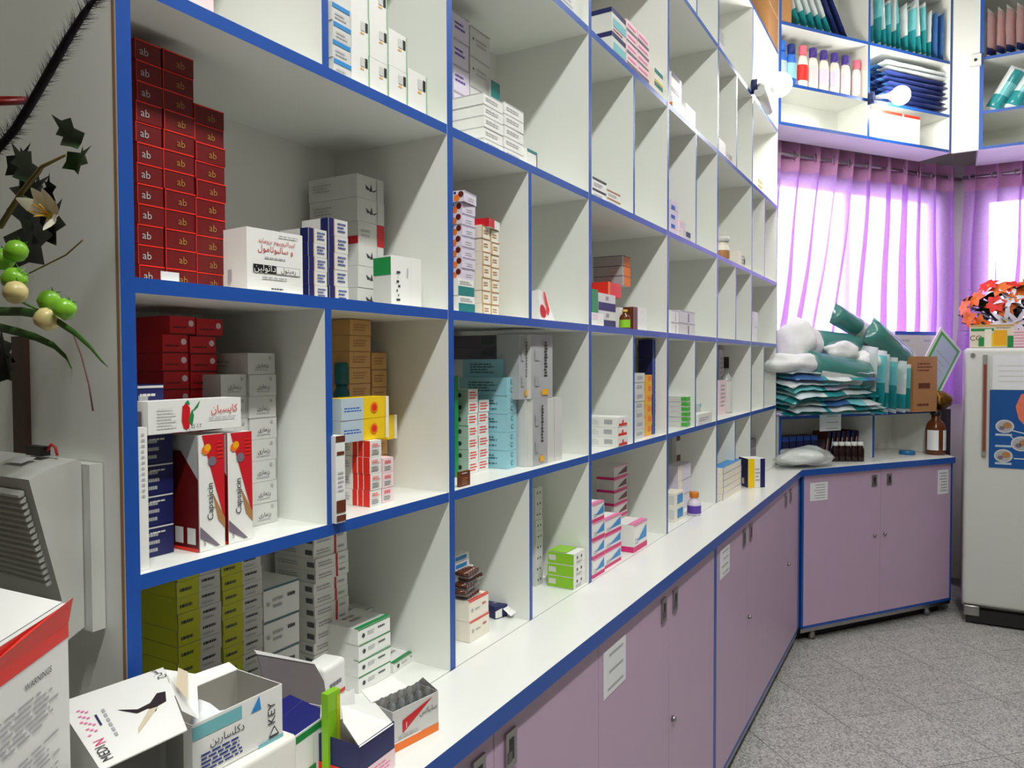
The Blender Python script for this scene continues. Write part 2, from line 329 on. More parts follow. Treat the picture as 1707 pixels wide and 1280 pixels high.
def cab(name, label, x0, x1, yf, doors, hx, lx, loc=(0,0,0), rz=0, yb=1.08, legs=None):
    t = thing(name, label, 'cabinet', loc, rz)
    b = MB(); b.box(x0, x1, yf+0.019, yb, 0.085, 0.928, CABW); b.build('carcass', t)
    b = MB(); b.box(x0, x0+0.014, yf-0.001, yf+0.019, 0.085, 0.928, BLUE); b.build('side_band', t)
    b = MB(); b.box(x1-0.014, x1, yf-0.001, yf+0.019, 0.085, 0.928, BLUE); b.build('side_band', t)
    b = MB(); b.box(x0, x1, yf-0.001, yf+0.019, 0.085, 0.098, BLUE); b.build('plinth_band', t)
    b = MB(); b.box(x0, x1, yf+0.004, yf+0.02, 0.062, 0.085, STEEL); b.build('plinth_rail', t)
    b = MB(); b.box(x0+.01, x1-.01, yf+0.075, yf+0.09, 0.0, 0.0848, mat('under_shade_dark', (26,22,24), rough=0.7)); b.build('under_shade_board', t)  # near-black board added to imitate the deep shade under the cabinet
    for k in range(len(doors)-1):
        b = MB(); b.box(doors[k]+0.0012, doors[k+1]-0.0012, yf, yf+0.018, 0.1, 0.927, LILAC); d = b.build('door', t)
        for h in hx:
            if doors[k] < h < doors[k+1]: handle(d, h, yf, 0.865)
        for h in lx:
            if doors[k] < h < doors[k+1]: lock(d, h, yf, 0.527 if not legs else 0.549)
    for lx_ in (legs or [x0+0.12, (x0+x1)/2, x1-0.12]):
        b = MB(); b.tube([(lx_, yf+0.05, 0), (lx_, yf+0.05, 0.062)], [0.022, 0.016], STEEL, 12); b.build('leg', t)
    return t
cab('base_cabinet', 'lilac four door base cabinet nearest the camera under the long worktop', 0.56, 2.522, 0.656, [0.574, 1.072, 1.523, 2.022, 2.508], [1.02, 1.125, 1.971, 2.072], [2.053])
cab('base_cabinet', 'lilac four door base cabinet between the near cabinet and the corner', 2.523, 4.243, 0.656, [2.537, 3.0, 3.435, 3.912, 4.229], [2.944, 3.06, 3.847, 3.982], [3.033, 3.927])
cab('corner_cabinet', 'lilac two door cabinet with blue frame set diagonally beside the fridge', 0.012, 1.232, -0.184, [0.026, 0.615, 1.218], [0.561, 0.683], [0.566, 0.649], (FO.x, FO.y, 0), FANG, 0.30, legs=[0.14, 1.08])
def note(name, label, x0, x1, z0, z1, y, loc=(0,0,0), rz=0, n=5, txt=None, tilt=0.0):
    b = MB(); w_, h_ = x1-x0, z1-z0; b.box(-w_/2, w_/2, 0, 0.0008, -h_/2, h_/2, PAPER)
    rnd = random.Random(int(x0*100)); o_ = -0.0006
    if txt:
        for i, s_ in enumerate(txt):
            vs, fs = textmesh(s_); b.raw([(p*h_*0.1, o_, h_*(0.22-0.2*i)+q*h_*0.1) for p, q in vs], fs, P('ink'))
    else:
        for i in range(n):
            z = h_*(0.36-0.72*i/max(1, n-1)); a = rnd.uniform(0.15, 0.36)*w_
            b.face([(-a, o_, z-h_*0.025), (w_*0.36, o_, z-h_*0.025), (w_*0.36, o_, z+h_*0.025), (-a, o_, z+h_*0.025)], P('gy'))
    e = bpy.data.objects.new(name, b.mesh(name)); C.objects.link(e)
    p = Matrix.Translation(Vector(loc)) @ Matrix.Rotation(rz, 4, 'Z') @ Matrix.Translation(((x0+x1)/2, y, (z0+z1)/2)) @ Matrix.Rotation(tilt, 4, 'Y'); e.matrix_world = p
    return tag(e, label, 'note')
note('paper_note', 'white paper note with three printed lines on a near lilac door', 1.55, 1.687, 0.78, 0.888, 0.6548, n=3)
note('paper_note', 'narrow white note on the lilac door past the blue strip', 2.583, 2.717, 0.79, 0.893, 0.6548, n=4)
note('paper_note', 'white list taped to the left door of the diagonal cabinet', 0.07, 0.20, 0.785, 0.885, -0.1852, (FO.x, FO.y, 0), FANG, 6)
note('paper_note', 'white list taped to the right door of the diagonal cabinet', 1.10, 1.195, 0.745, 0.892, -0.1852, (FO.x, FO.y, 0), FANG, 7)

# ================================================================ FAR UPPER UNIT, LOW SHELF, UNIT OVER THE FRIDGE
def fthing(name, label, cat): return thing(name, label, cat, (FO.x, FO.y, 0), FANG)
fu = fthing('wall_cupboard', 'white open wall cupboard with blue edges above the lilac curtain', 'cupboard')
FZ = [2.885, 3.106, 3.44, 3.87]; FD = 0.22
for s in (0.012, 0.703, 1.428): board('upright', s-T/2, s+T/2, 0, FD, FZ[0]-T/2, FZ[3]+T/2, fu)
for k, (s0, s1) in enumerate(((0.012, 0.703), (0.703, 1.428))):
    for z in FZ: board('shelf', s0+T/2, s1-T/2, 0.0006, FD, z-T/2, z+T/2, fu)
b = MB(); b.box(0.003, 1.437, FD, FD+0.006, FZ[0]-T/2, FZ[3]+T/2, WHITE); b.build('back_panel', fu)
lo = fthing('low_shelf', 'low white open shelf with blue edges standing on the corner worktop', 'shelf')
for s in (0.03, 0.772, 1.30): board('upright', s-T/2, s+T/2, 0, 0.29, 0.966, 1.222, lo)
b = MB(); b.box(0.021, 1.309, 0.0, 0.29, 1.222, 1.24, WHITE, front=BLUE); b.build('top_board', lo)
b = MB(); b.box(0.021, 1.309, 0.29, 0.296, 0.966, 1.24, WHITE); b.build('back_panel', lo)
u3 = thing('wall_cupboard', 'white open wall cupboard with blue edges above the fridge', 'cupboard', (5.55, 0, 0), -math.pi/2)
b = MB(); b.box(0.045, 0.193, -0.002, 0.016, FZ[0]-T/2, FZ[3]+T/2, WHITE); b.build('filler_panel', u3)
for s in (0.204, 0.86): board('upright', s-0.011, s+0.011, -0.004, 0.44, FZ[0]-T/2, FZ[3]+T/2, u3)
for z in FZ: board('shelf', 0.215, 0.849, 0, 0.44, z-T/2, z+T/2, u3)
b = MB(); b.box(0.193, 0.871, 0.44, 0.446, FZ[0]-T/2, FZ[3]+T/2, WHITE); b.build('back_panel', u3)
b = MB(); b.box(-0.03, 0.03, -0.03, -0.0025, -0.035, 0.035, APPL); b.tube([(0,-0.03,0), (0,-0.034,0)], 0.009, BLACK, 12)
o = b.build('motion_sensor'); o.location = (5.55, -0.17, 3.43); o.rotation_euler = (0, 0, -math.pi/2); tag(o, 'small square white sensor with a dark dot on the white panel', 'sensor')

# two glaring spot lamps clamped to the cupboard edge
BULB = mat('lit_bulb', (255,252,244), emit=BULBE, var=0.0)
def spot(label, mount, knee, head, bulb, power, r=.055, lower=None):
    """mount, knee, head, bulb: world points along the arm"""
    t = thing('spot_lamp', label, 'lamp', mount); q = [Vector(v)-Vector(mount) for v in (mount, knee, head, bulb)]; ax = (q[3]-q[2]).normalized(); n_ = q[1].normalized()
    b = MB(); b.tube([q[0], q[0]+Vector((0,-.03,0))], .034, mat('navy_plastic', (30,44,96), rough=0.4), 16); b.build('mount', t)
    b = MB(); b.tube([q[0]+Vector((0,-.03,0)), q[1], q[2]], [.012, .013, .017], APPL, 12); b.build('arm', t)
    b = MB(); b.tube([q[2]-ax*.01, q[3]-ax*.02], [.019, r*.9], APPL, 18); b.build('lamp_head', t)
    b = MB(); b.ball(q[3], r, BULB, 18); b.build('bulb', t)
    if lower:
        v = [Vector(p_)-Vector(mount) for p_ in lower]; b = MB(); b.tube(v, [.026, .026, .02], APPL, 12); b.build('spare_head', t); b = MB(); b.ball(v[-1], .016, BLACK, 10); b.build('lens', t)
    L = bpy.data.lights.new('spot_glow', 'POINT'); L.energy = power; L.shadow_soft_size = 0.05; L.color = (1, 0.97, 0.9)
    o = bpy.data.objects.new('spot_glow', L); C.objects.link(o); o.parent = t; o.location = q[3]+Vector((-.07,-.07,.0))
spot('glaring white spot lamp clamped to the end of the tall shelving', atY(1254, 145, .799), atY(1268, 143, .76), atY(1282, 142, .75), atY(1300, 141, .72), SPOTW, .06, [atY(1266, 152, .76), atY(1274, 165, .755), atY(1282, 186, .75)])
spot('glaring white spot lamp in front of the folded navy packs', FW(.703, -.001, 3.115), FW(.76, -.055, 3.119), FW(.80, -.07, 3.123), FW(.863, -.088, 3.128), SPOTW)

# ================================================================ CURTAINS
def cloth():
    m = bpy.data.materials.new('sheer_lilac_cloth'); m.use_nodes = True; nt = m.node_tree; nt.nodes.clear()
    out = nt.nodes.new('ShaderNodeOutputMaterial'); tr = nt.nodes.new('ShaderNodeBsdfTranslucent'); df = nt.nodes.new('ShaderNodeBsdfDiffuse'); tp = nt.nodes.new('ShaderNodeBsdfTransparent')
    tc = nt.nodes.new('ShaderNodeTexCoord'); wv = nt.nodes.new('ShaderNodeTexNoise'); wv.inputs['Scale'].default_value = 60
    nt.links.new(tc.outputs['Object'], wv.inputs['Vector'])
    mx = nt.nodes.new('ShaderNodeMix'); mx.data_type = 'RGBA'; mx.inputs[6].default_value = (lin(206), lin(164), lin(230), 1); mx.inputs[7].default_value = (lin(222), lin(184), lin(240), 1)
    nt.links.new(wv.outputs['Fac'], mx.inputs[0])
    for n in (tr, df): nt.links.new(mx.outputs[2], n.inputs['Color'])
    tp.inputs['Color'].default_value = (lin(240), lin(218), lin(248), 1)
    a = nt.nodes.new('ShaderNodeMixShader'); a.inputs[0].default_value = 0.4; nt.links.new(tr.outputs[0], a.inputs[1]); nt.links.new(df.outputs[0], a.inputs[2])
    c = nt.nodes.new('ShaderNodeMixShader'); c.inputs[0].default_value = SHEER; nt.links.new(a.outputs[0], c.inputs[1]); nt.links.new(tp.outputs[0], c.inputs[2]); nt.links.new(c.outputs[0], out.inputs['Surface'])
    return m
CLOTH = cloth(); HEAD = mat('pink_header_tape', (206,150,190), rough=0.8, var=0.06, scale=60)
def curtain(label, loc, rz, s0, s1, d0, zt, zb, N, seed, lean, rod0, rod1):
    t = thing('curtain', label, 'curtain', loc, rz)
    nx, nz = N*26, 28; rnd = random.Random(seed); L = s1-s0
    amp = [rnd.uniform(0.45, 1.5) for _ in range(N+1)]
    def pt(i, j):
        tt = i/nx; q = j/nz; z = zt+(zb-zt)*q; ph = 2*math.pi*N*tt; k = tt*N; a = amp[int(k)]*(1-(k % 1))+amp[min(N, int(k)+1)]*(k % 1)
        w_ = (L/N)*(0.34+0.30*q)*a; s = s0+L*tt+w_*math.sin(ph)*0.62 - lean(tt)*q**1.25
        return (s+0.012*math.sin(3.1*q*4+tt*9)*q, d0+0.03*math.cos(ph)*(0.8+0.5*q)+0.012*math.sin(tt*17+q*2), z)
    for nm, j0, j1, m in (('header', 0, 3, HEAD), ('sheer_panel', 3, nz, CLOTH)):
        b = MB(); vs = [pt(i, j) for j in range(j0, j1+1) for i in range(nx+1)]; W = nx+1
        b.raw(vs, [(r*W+i, r*W+i+1, (r+1)*W+i+1, (r+1)*W+i) for r in range(j1-j0) for i in range(nx)], m, True); b.build(nm, t)
    zr = zt-0.085
    b = MB(); b.tube([(rod0, d0, zr), (rod1, d0, zr)], 0.011, STEEL, 12); b.build('rod', t)
    ring = MB(); n = 14
    for q in range(n):
        a0, a1 = 2*math.pi*q/n, 2*math.pi*(q+1)/n
        for r0, r1, y0, y1 in ((0.017, 0.026, -0.002, -0.002),):
            ring.face([(r0*math.cos(a0), y0, r0*math.sin(a0)), (r1*math.cos(a0), y0, r1*math.sin(a0)), (r1*math.cos(a1), y0, r1*math.sin(a1)), (r0*math.cos(a1), y0, r0*math.sin(a1))], STEEL)
            ring.face([(r0*math.cos(a1), y0+0.004, r0*math.sin(a1)), (r1*math.cos(a1), y0+0.004, r1*math.sin(a1)), (r1*math.cos(a0), y0+0.004, r1*math.sin(a0)), (r0*math.cos(a0), y0+0.004, r0*math.sin(a0))], STEEL)
            ring.face([(r1*math.cos(a0), y0+0.004, r1*math.sin(a0)), (r1*math.cos(a1), y0+0.004, r1*math.sin(a1)), (r1*math.cos(a1), y0, r1*math.sin(a1)), (r1*math.cos(a0), y0, r1*math.sin(a0))], STEEL)
    rm = ring.mesh('grommet')
    for k in range(N):
        for ph in (0.25,):
            i = (k+ph)/N*nx; p = pt(i, 1.5); g = link('grommet', rm, t); g.location = (p[0]-0.012, p[1]-0.012, zr); g.rotation_euler = (0, 0, 0.5)
    return t
curtain('sheer lilac curtain on a rod across the diagonal window behind the pile', (FO.x, FO.y, 0), FANG, 0.20, 1.885, 0.275, 2.90, 1.25, 11, 4, lambda t: 0.26*max(0, math.sin(math.pi*min(1, t*1.55)))+.05*(1-t), 0.12, 1.93)
curtain('second sheer lilac curtain at the right behind the fridge flowers', (X3-0.09, 0, 0), -math.pi/2, 0.13, 1.05, 0.0, 2.90, 1.25, 7, 9, lambda t: 0.05*(1-t), 0.12, 1.12)
# ================================================================ SHELF CONTENTS
def dy(row, x, y): return atZ(x, y, ZB[row]).y
def wrapped(base, *dec): return base, list(dec)

# ---- bay 0, row 3: red carton wall, white cartons
RED = [('F',0.0,0.93,1,1.0,'rl'), ('F','s','ab',0.56,0.46,0.0095,'dgo'), ('F',0.0,0,0.02,1,'rl')]
RED2 = [('F',0.0,0.93,1,1.0,'rl'), ('F','s','ab',0.34,0.46,0.0095,'gy'), ('F',0.0,0,0.02,1,'rl')]
stk(3, .872, 225, 269, 62, 12, .10, 'rd', RED2, 'dark red carton with small logo, {o} of left column beside blue upright', 'red logo cartons')
stk(3, .872, 270, 322, 79, 12, .10, 'rd', RED, 'dark red carton with gold logo, {o} of middle column in red wall', 'red logo cartons')
stk(3, .872, 324, 374, 171, 10, .10, 'rd', RED, 'dark red carton with gold logo, {o} of right column in red wall', 'red logo cartons')
b = MB(); b.box(-.012, .012, -.0015, 0, 0, .011, PAPER); o = b.build('price_tag'); p = atY(283, 470, .8105); o.location = (p.x, .8105, ZB[3]+.0002); tag(o, 'tiny white tag at the foot of the red carton wall', 'tag')
stk(3, .815, 414, 501, 376, 1, .055, 'wh', [('F','s','و سالبوتامول',.5,.68,.011,'inr'), ('F','s','ایپراتروپیوم بروماید',.52,.80,.0095,'inr'), ('F','t',.3,.52,.72,.58,1,'gy'), ('F',.1,.30,.50,.43,'bk'), ('F',.50,.30,.94,.43,'gy'), ('F',.51,.31,.93,.42,'wh'), ('F','s','داتولین',.30,.365,.012,'wh'), ('F','s','رمیتول',.72,.365,.009,'ink'), ('F','t',.25,.2,.75,.26,1,'gy'), ('F','t',.55,.9,.95,.95,1,'gy'), ('L',.25,.15,.4,.35,'gy'), ('F','t',.4,.03,.65,.08,1,'ink')], 'white carton with red Persian lettering and a black name panel', rz=-.09)
NW = [('F',.0,0,.26,1,'nv'), ('F',.26,0,.31,1,'tn'), ('L',.72,0,1,1,'nv'), ('F','t',.45,.2,.9,.85,3,'inb'), ('L',.1,.25,.6,.6,'gw')]
stk(3, .845, 514, 545, 378, 5, .06, 'gw', NW, 'small navy and white carton, {o} of the front navy pair of columns', 'navy and white cartons')
stk(3, .865, 548, 580, 362, 5, .06, 'gw', NW, 'small navy and white carton, {o} of the right hand navy column', 'navy and white cartons')
LEAF = [('F',[(.45,.35),(.52,.7),(.56,.38)],'ink'), ('F',[(.35,.4),(.3,.62),(.5,.42)],'ink'), ('F',[(.55,.4),(.78,.55),(.6,.36)],'ink'), ('F',.72,.05,.74,.95,'gy'), ('L','t',.1,.35,.5,.75,3,'gy')]
a0, a1, zt, hh = stk(3, .93, 597, 640, 405, 3, .12, 'gw', LEAF, 'large pale carton with a leaf mark, {o} of lower three at back', 'pale leaf cartons')
stk(3, .93, 598, 641, 367, 1, .12, 'gw', [('F',.72,.0,1,1,'rr'), ('L',.55,.0,1,.35,'rr'), ('F','t',.1,.3,.5,.7,2,'gy')], 'pale carton with dark red end panel in the leaf stack', 'pale leaf cartons', z0=zt)
zt2 = zt + (atY(598, 367, .93).z-zt)
stk(3, .93, 595, 640, 288, 2, .12, 'gw', LEAF, 'large pale carton with a leaf mark, {o} of the two on top', 'pale leaf cartons', z0=zt2)
stk(3, .835, 655, 699, 424, 1, .045, 'wh', [('L',0,.62,1,.97,'gn'), ('L',0,0,1,.6,'gw'), *[('F',.16+.05*(k%2),.12+.09*k,.28-.04*(k%3),.16+.09*k,'ink') for k in range(7)], ('F','t',.5,.5,.55,.9,1,'gy'), ('F',.62,.05,.625,.95,'gw')], 'white carton with a green block on its side and vertical lettering', rz=-.12)

# ---- bay 0, row 2, left
RC = [('F',0,.0,1,.06,'dr'), ('F','t',.1,.3,.85,.48,1,'dr'), ('F','c',.82,.62,.0045,'pw')]
for (xl, xr, yt, nb, nm) in ((272, 315, 588, 10, 'left'), (317, 361, 590, 10, 'right')):
    a0, a1, zt, hh = stk(2, .93, xl, xr, yt, nb, .09, 'rr', RC, 'bright red carton, {o} of '+nm+' column behind the chilli box', 'bright red cartons')
    stk(2, .928, xl-1, xr-1, 553, 1, .09, 'rr', RC, 'bright red carton second from top of '+nm+' column behind chilli box', 'bright red cartons', z0=zt, h=hh)
    zt = zt+hh
    stk(2, .925, xl+11, xr+11, 521, 1, .09, 'rr', RC, 'bright red carton crowning '+nm+' column under the blue shelf', 'bright red cartons', z0=zt, h=hh)
RZM = [('F','s','رزماری',.52,.42,.0085,'ink'), ('F','t',.25,.16,.85,.26,1,'gy'), ('F','c',.8,.78,.0025,'gy'), ('L','t',.2,.3,.7,.7,2,'gy')]
stk(2, dy(2,440,874), 415, 460, 588, 8, .10, 'gw', RZM, 'white herbal carton, {o} of the right column beside the divider', 'white herbal cartons')
stk(2, dy(2,440,874)+.004, 368, 412, 624, 7, .10, 'gw', RZM, 'white herbal carton, {o} of left column behind the red tubes boxes', 'white herbal cartons')
NVY = [('F','t',.05,.1,.5,.85,3,'gy'), ('F',.02,.92,.98,.97,'gw'), ('F','t',.1,.72,.9,.84,1,'gw')]
yn = dy(2,270,925)
a0, a1, ztn, hh = stk(2, yn, 244, 289, 722, 4, .07, 'nv', NVY, 'navy carton with pale print, {o} of column behind the thin white box', 'navy cartons')
CAP = [('F',[(.12,1),(1,1),(1,.22),(.62,.55)],'rr'), ('F',[(.5,.5),(1,.25),(1,.16),(.72,.25)],'kr'), ('F',[(0,.22),(0,.12),(.62,.02),(.78,.02)],'mv'), ('F','s','Capsaicin',.44,.42,.012,'bk',math.pi/2), ('F','c',.25,.87,.006,'or_'), ('F','c',.33,.89,.005,'yo'), ('F','c',.5,.77,.0065,'mv'), ('F','t',.7,.78,.95,.95,5,'rl'), ('F','s','5',.16,.07,.006,'ink'), ('L',0,0,1,.86,'dr'), ('L',[(0,.86),(1,.55),(1,.0),(.6,.0)],'dr'), ('L',[(.05,1),(1,1),(1,.62)],'gy'), ('L',.15,.06,.45,.2,'gw'), ('L',.6,.06,.9,.2,'gw'), ('L',0,0,1,.03,'rl')]
yc = dy(2,330,922)
a0, a1, ztc, hh = stk(2, yc, 331, 374, 726, 1, .055, 'wh', CAP, 'tall red and white tube box, nearer of the twin pair', 'twin red tube boxes', name='tube_box')
stk(2, yc+.003, 379, 420, 722, 1, .055, 'wh', CAP, 'tall red and white tube box, right of the twin pair', 'twin red tube boxes', name='tube_box', side='rr')
zk = max(ztc, ztn) + .0006
hk = atY(245, 672, yc).z - atY(245, 728, yc).z
stk(2, yc, 246, 403, 672, 1, .035, 'wh', [('F',[(.33,.35),(.35,.12),(.38,.05),(.41,.12),(.42,.4),(.42,.75),(.38,.9),(.34,.8)],'rr'), ('F',[(.40,.35),(.44,.15),(.46,.5),(.44,.7)],'gn'), ('F',[(.43,.6),(.53,.98),(.5,.75)],'gn'), ('F',[(.36,.9),(.4,1),(.42,.85)],'gn'), ('F','s','کاپسیان',.8,.62,.0135,'rr'), ('F','t',.62,.3,.98,.42,2,'gy'), ('F','t',.08,.15,.28,.8,7,'gw'), ('F','s','۲۵ کپ',.46,.13,.008,'ink'), ('L',.3,.1,.7,.7,'mv')], 'long white carton with a red chilli laid across the red tube boxes', z0=zk, h=hk)
yw = dy(2,240,942)
stk(2, yn-.001, 228, 274, 640, 1, .06, 'nv', NVY, 'single navy carton lying behind the long chilli carton', z0=zk+.0, h=atY(245,640,yn).z-zk) if atY(245,640,yn).z-zk > .02 else None
stk(2, .812, 231, 247, 713, 1, .012, 'wh', [('F','t',.3,.5,.7,.97,12,'gy')], 'thin white upright carton against the blue left upright')
# ---- bay 0, row 2, right
TAN = [('F','t',.15,.25,.85,.75,3,'kr'), ('F',0,.95,1,1,'kr')]
stk(2, .93, 583, 618, 531, 11, .08, 'tn', TAN, 'tan carton, {o} of the taller column behind yellow boxes', 'tan cartons')
stk(2, .935, 620, 645, 587, 8, .08, 'tn', TAN, 'tan carton, {o} of the shorter right column behind yellow boxes', 'tan cartons')
stk(2, 1.005, 562, 576, 532, 8, .05, 'gw', [('F',.2,.2,.8,.5,'gy'), ('F',.2,.6,.8,.66,'pk')], 'narrow pale carton with barcode, {o} in column beside divider back', 'narrow pale cartons')
yo_ = dy(2,600,850)
OR = [('L',.45,0,1,1,'rl'), ('L',.6,0,.63,1,'wh'), ('L',.78,0,.8,1,'wh'), ('L','t',.05,.3,.4,.8,3,'gy'), ('F',.1,.15,.75,.5,'gw'), ('F','t',.15,.15,.8,.45,3,'ink'), ('F','t',.15,.6,.85,.85,2,'rl')]
a0, a1, zo, hh = stk(2, yo_, 617, 636, 735, 4, .07, 'wh', OR, 'orange and white carton, {o} of the front column below yellow boxes', 'orange and white cartons')
stk(2, yo_+.005, 638, 656, 764, 3, .06, 'pw', OR[4:], 'white carton with red print, {o} of column right of orange cartons', 'orange and white cartons')
YB_ = [('F',0,0,.45,1,'sk'), ('F','t',.06,.35,.42,.6,2,'bb'), ('F','c',.68,.5,.0095,'or_'), ('F','c',.68,.5,.006,'rl'), ('F',.93,0,1,1,'ivo')]
yy = yo_+.012
stk(2, yy, 568, 648, 665, 2, .05, 'ye', YB_, 'yellow and pale blue carton with a red flower, {o} across orange column', 'yellow flower cartons', side='sk', z0=zo+.0003, h=(atY(568,665,yy).z-zo)/2)
stk(2, yy+.06, 646, 662, 692, 1, .035, 'ye', [('F',.7,0,1,1,'ivo')], 'yellow carton end behind the two flower cartons', z0=zo-.0135)
stk(2, dy(2,566,872), 559, 575, 727, 1, .03, 'wh', [('F',0,.93,1,1,'br'), ('F',.1,.78,.9,.82,'br'), ('F','t',.2,.35,.8,.6,5,'gy'), ('F',0,.12,1,.26,'br'), ('F',0,.02,1,.09,'br')], 'tall narrow white carton with dark brown bands by the divider')
b = MB(); TEALP = mat('teal_plastic', (30,130,150), rough=0.25, trans=0.3)
b.lathe([(.016,0),(.018,.01),(.018,.19),(.013,.2),(.013,.205)], TEALP, n=16); o = b.build('teal_bottle'); o.location = (atY(572,640,.95).x, .95, ZB[2]); 
b2 = MB(); b2.lathe([(.015,.205),(.016,.208),(.016,.242),(.014,.245)], TEALP, n=16); b2.build('cap', o); tag(o, 'slim translucent teal bottle behind the narrow white carton', 'bottle')
# ---- bay 0, row 1
YL = [('F',0,0,.5,1,'ol'), ('F','t',.06,.25,.42,.7,1,'ink'), ('F','t',.56,.5,.96,.85,1,'ink'), ('F','t',.56,.1,.9,.4,1,'gy'), ('L',.0,0,1,1,'ol')]
ya = .925
stk(1, ya, 295, 368, 944, 13, .14, 'gw', YL, 'flat yellow and grey carton, {o} of left column below blue shelf', 'yellow and grey cartons')
stk(1, ya+.006, 370, 437, 938, 13, .09, 'gw', YL, 'flat yellow and grey carton, {o} of right column below blue shelf', 'yellow and grey cartons')
stk(1, 1.01, 244, 268, 952, 10, .06, 'mv', [('F','t',.2,.3,.8,.7,1,'gy')], 'dim grey carton, {o} of column in the dark left corner', 'dim grey cartons')
WG = [('F',0,.93,1,1,'dkt'), ('F','c',.12,.5,.0035,'gy'), ('F','t',.25,.3,.6,.7,2,'gy'), ('F','t',.66,.5,.92,.72,1,'ink')]
stk(1, .945, 438, 498, 983, 4, .09, 'wh', WG, 'white carton with dark top edge, {o} of column beside yellow cartons', 'dark edged cartons')
TR = [('F',.60,0,.66,1,'rr'), ('F','t',.08,.25,.5,.75,2,'gy'), ('F','t',.7,.3,.95,.7,1,'gy'), ('L',.80,.3,.97,.72,'dg'), ('L','t',.1,.3,.6,.7,2,'gy')]
stk(1, .955, 524, 580, 893, 13, .10, 'wh', TR, 'flat white carton with a red stripe, {o} of the tall leaning stack', 'red striped white cartons', jit=.0025)
GS = [('F',0,.92,1,1,'gn'), ('F','c',.16,.5,.004,'ink'), ('F','t',.28,.4,.55,.7,2,'gy'), ('F','t',.6,.5,.9,.74,1,'ink'), ('T',0,0,1,.12,'gn'), ('T','t',.3,.4,.7,.8,2,'gy')]
stk(1, .885, 597, 651, 1050, 4, .085, 'wh', GS, 'white carton with green edge, {o} of stack beside the open boxes', 'green edged white cartons')
stk(1, .99, 606, 640, 1018, 5, .05, 'wh', GS[:3], 'white carton with green edge, {o} of stack at back of cubby', 'green edged white cartons')
stk(1, .89, 653, 705, 1106, 1, .07, 'wh', GS, 'single white carton with green edge lying beside the blue upright', 'green edged white cartons', rz=.10)

# ---- bay 0, row 4
stk(4, .815, 554, 584, 0, 4, .06, 'gw', [('F',0,.7,1,.95,'bl'), ('F','t',.15,.1,.85,.5,2,'gy')], 'white carton with bright blue band, {o} of column on high shelf', 'blue banded cartons')
GB = [('F',.78,.62,.93,.88,'bk'), ('F',.52,.62,.74,.86,'gw'), ('F','t',.5,.5,.78,.6,1,'yo'), ('F',.97,0,1,1,'gl'), ('R',0,0,.1,1,'gl')]
for k, (xl, xr, yt, n) in enumerate(((585, 614, -45, 3), (616, 646, -27, 3), (648, 678, 45, 2), (680, 711, 112, 1))):
    a0, a1, zt, hh = stk(4, .815, xl, xr, yt, n, .05, 'wh', GB, 'tall white carton with black square, {o} of '+['first', 'second', 'third', 'lone fourth'][k]+' column from divider', 'black square cartons')
stk(4, .83, 300, 357, -40, 1, .16, 'pw', [('F',.1,.3,.9,.4,'mg')], 'pale pink carton on the high shelf left of the white cartons')
# ---- bay 1, row 4
LV = [('F','t',.1,.35,.8,.7,2,'pu'), ('F',0,.93,1,1,'gy')]
stk(4, .965, 756, 782, 16, 6, .09, 'li', LV, 'lilac carton, {o} of left column at the back of high cubby', 'lilac cartons')
stk(4, .965, 784, 817, 40, 5, .09, 'gw', [('F','c',.15,.6,.003,'ink'), ('F','t',.3,.4,.9,.7,2,'gy'), ('F',0,.95,1,1,'gy')], 'pale grey carton, {o} of the column beside the lilac cartons', 'pale grey cartons')
LW = [('F','t',.1,.3,.85,.7,2,'gy'), ('F',0,.95,1,1,'gy'), ('L',0,.95,1,1,'gy')]
stk(4, .825, 807, 839, 153, 5, .10, 'wh', LW, 'white lavender print carton, {o} of left front column on high shelf', 'front white cartons')
stk(4, .825, 841, 873, 168, 5, .10, 'wh', LW, 'white lavender print carton, {o} of right front column on high shelf', 'front white cartons')
stk(4, .96, 818, 833, 132, 1, .04, 'gw', [('F',0,.75,1,1,'te')], 'small carton with a teal lid behind the front white cartons')
stk(4, .815, 879, 896, 246, 1, .03, 'wh', [('F',0,.85,1,1,'te'), ('F',.93,0,1,.85,'ink')], 'small white carton with teal top at the shelf edge')
stk(5, .82, 930, 966, -30, 1, .05, 'gw', [('F','t',.2,.2,.8,.8,3,'gy')], 'pale carton on the second highest shelf, left of blue upright')
# ---- bay 1, row 3
DOT = [('L','c',.86,.66,.006,'dr'), ('L','c',.68,.32,.0065,'or_'), ('L','c',.6,.8,.0026,'nv'), ('F','t',.3,.2,.8,.6,2,'gw'), ('F',0,.94,1,1,'mv')]
a0, a1, zg, hh = stk(3, .822, 764, 791, 463, 2, .05, 'wh', [('F',0,0,1,.55,'te'), ('F','t',.1,.65,.9,.9,2,'gy')], 'white carton with sea green lower half, {o} in the pair', 'green and white cartons')
a0, a1, zt, hh = stk(3, .822, 770, 792, 336, 7, .055, 'li', DOT, 'white carton with red and orange dots, {o} in the column', 'dotted cartons', z0=zg)
stk(3, .818, 771, 797, 316, 1, .05, 'li', DOT, 'white carton with red and orange dots, skewed on column top', 'dotted cartons', z0=zt, h=hh, rz=.12)
OW = [('F',0,.0,.14,1,'tn'), ('F','t',.25,.3,.85,.7,2,'kr'), ('F',0,.93,1,1,'kr')]
stk(3, .90, 793, 804, 372, 8, .10, 'tn', OW, 'peach carton, {o} of the narrow left column behind dotted cartons', 'peach cartons')
stk(3, .845, 803, 817, 374, 7, .10, 'ivo', OW, 'cream and peach carton, {o} of the middle peach column', 'peach cartons')
a0, a1, zt, hh = stk(3, .845, 818, 832, 381, 7, .10, 'ivo', OW, 'cream and peach carton, {o} of the right peach column', 'peach cartons')
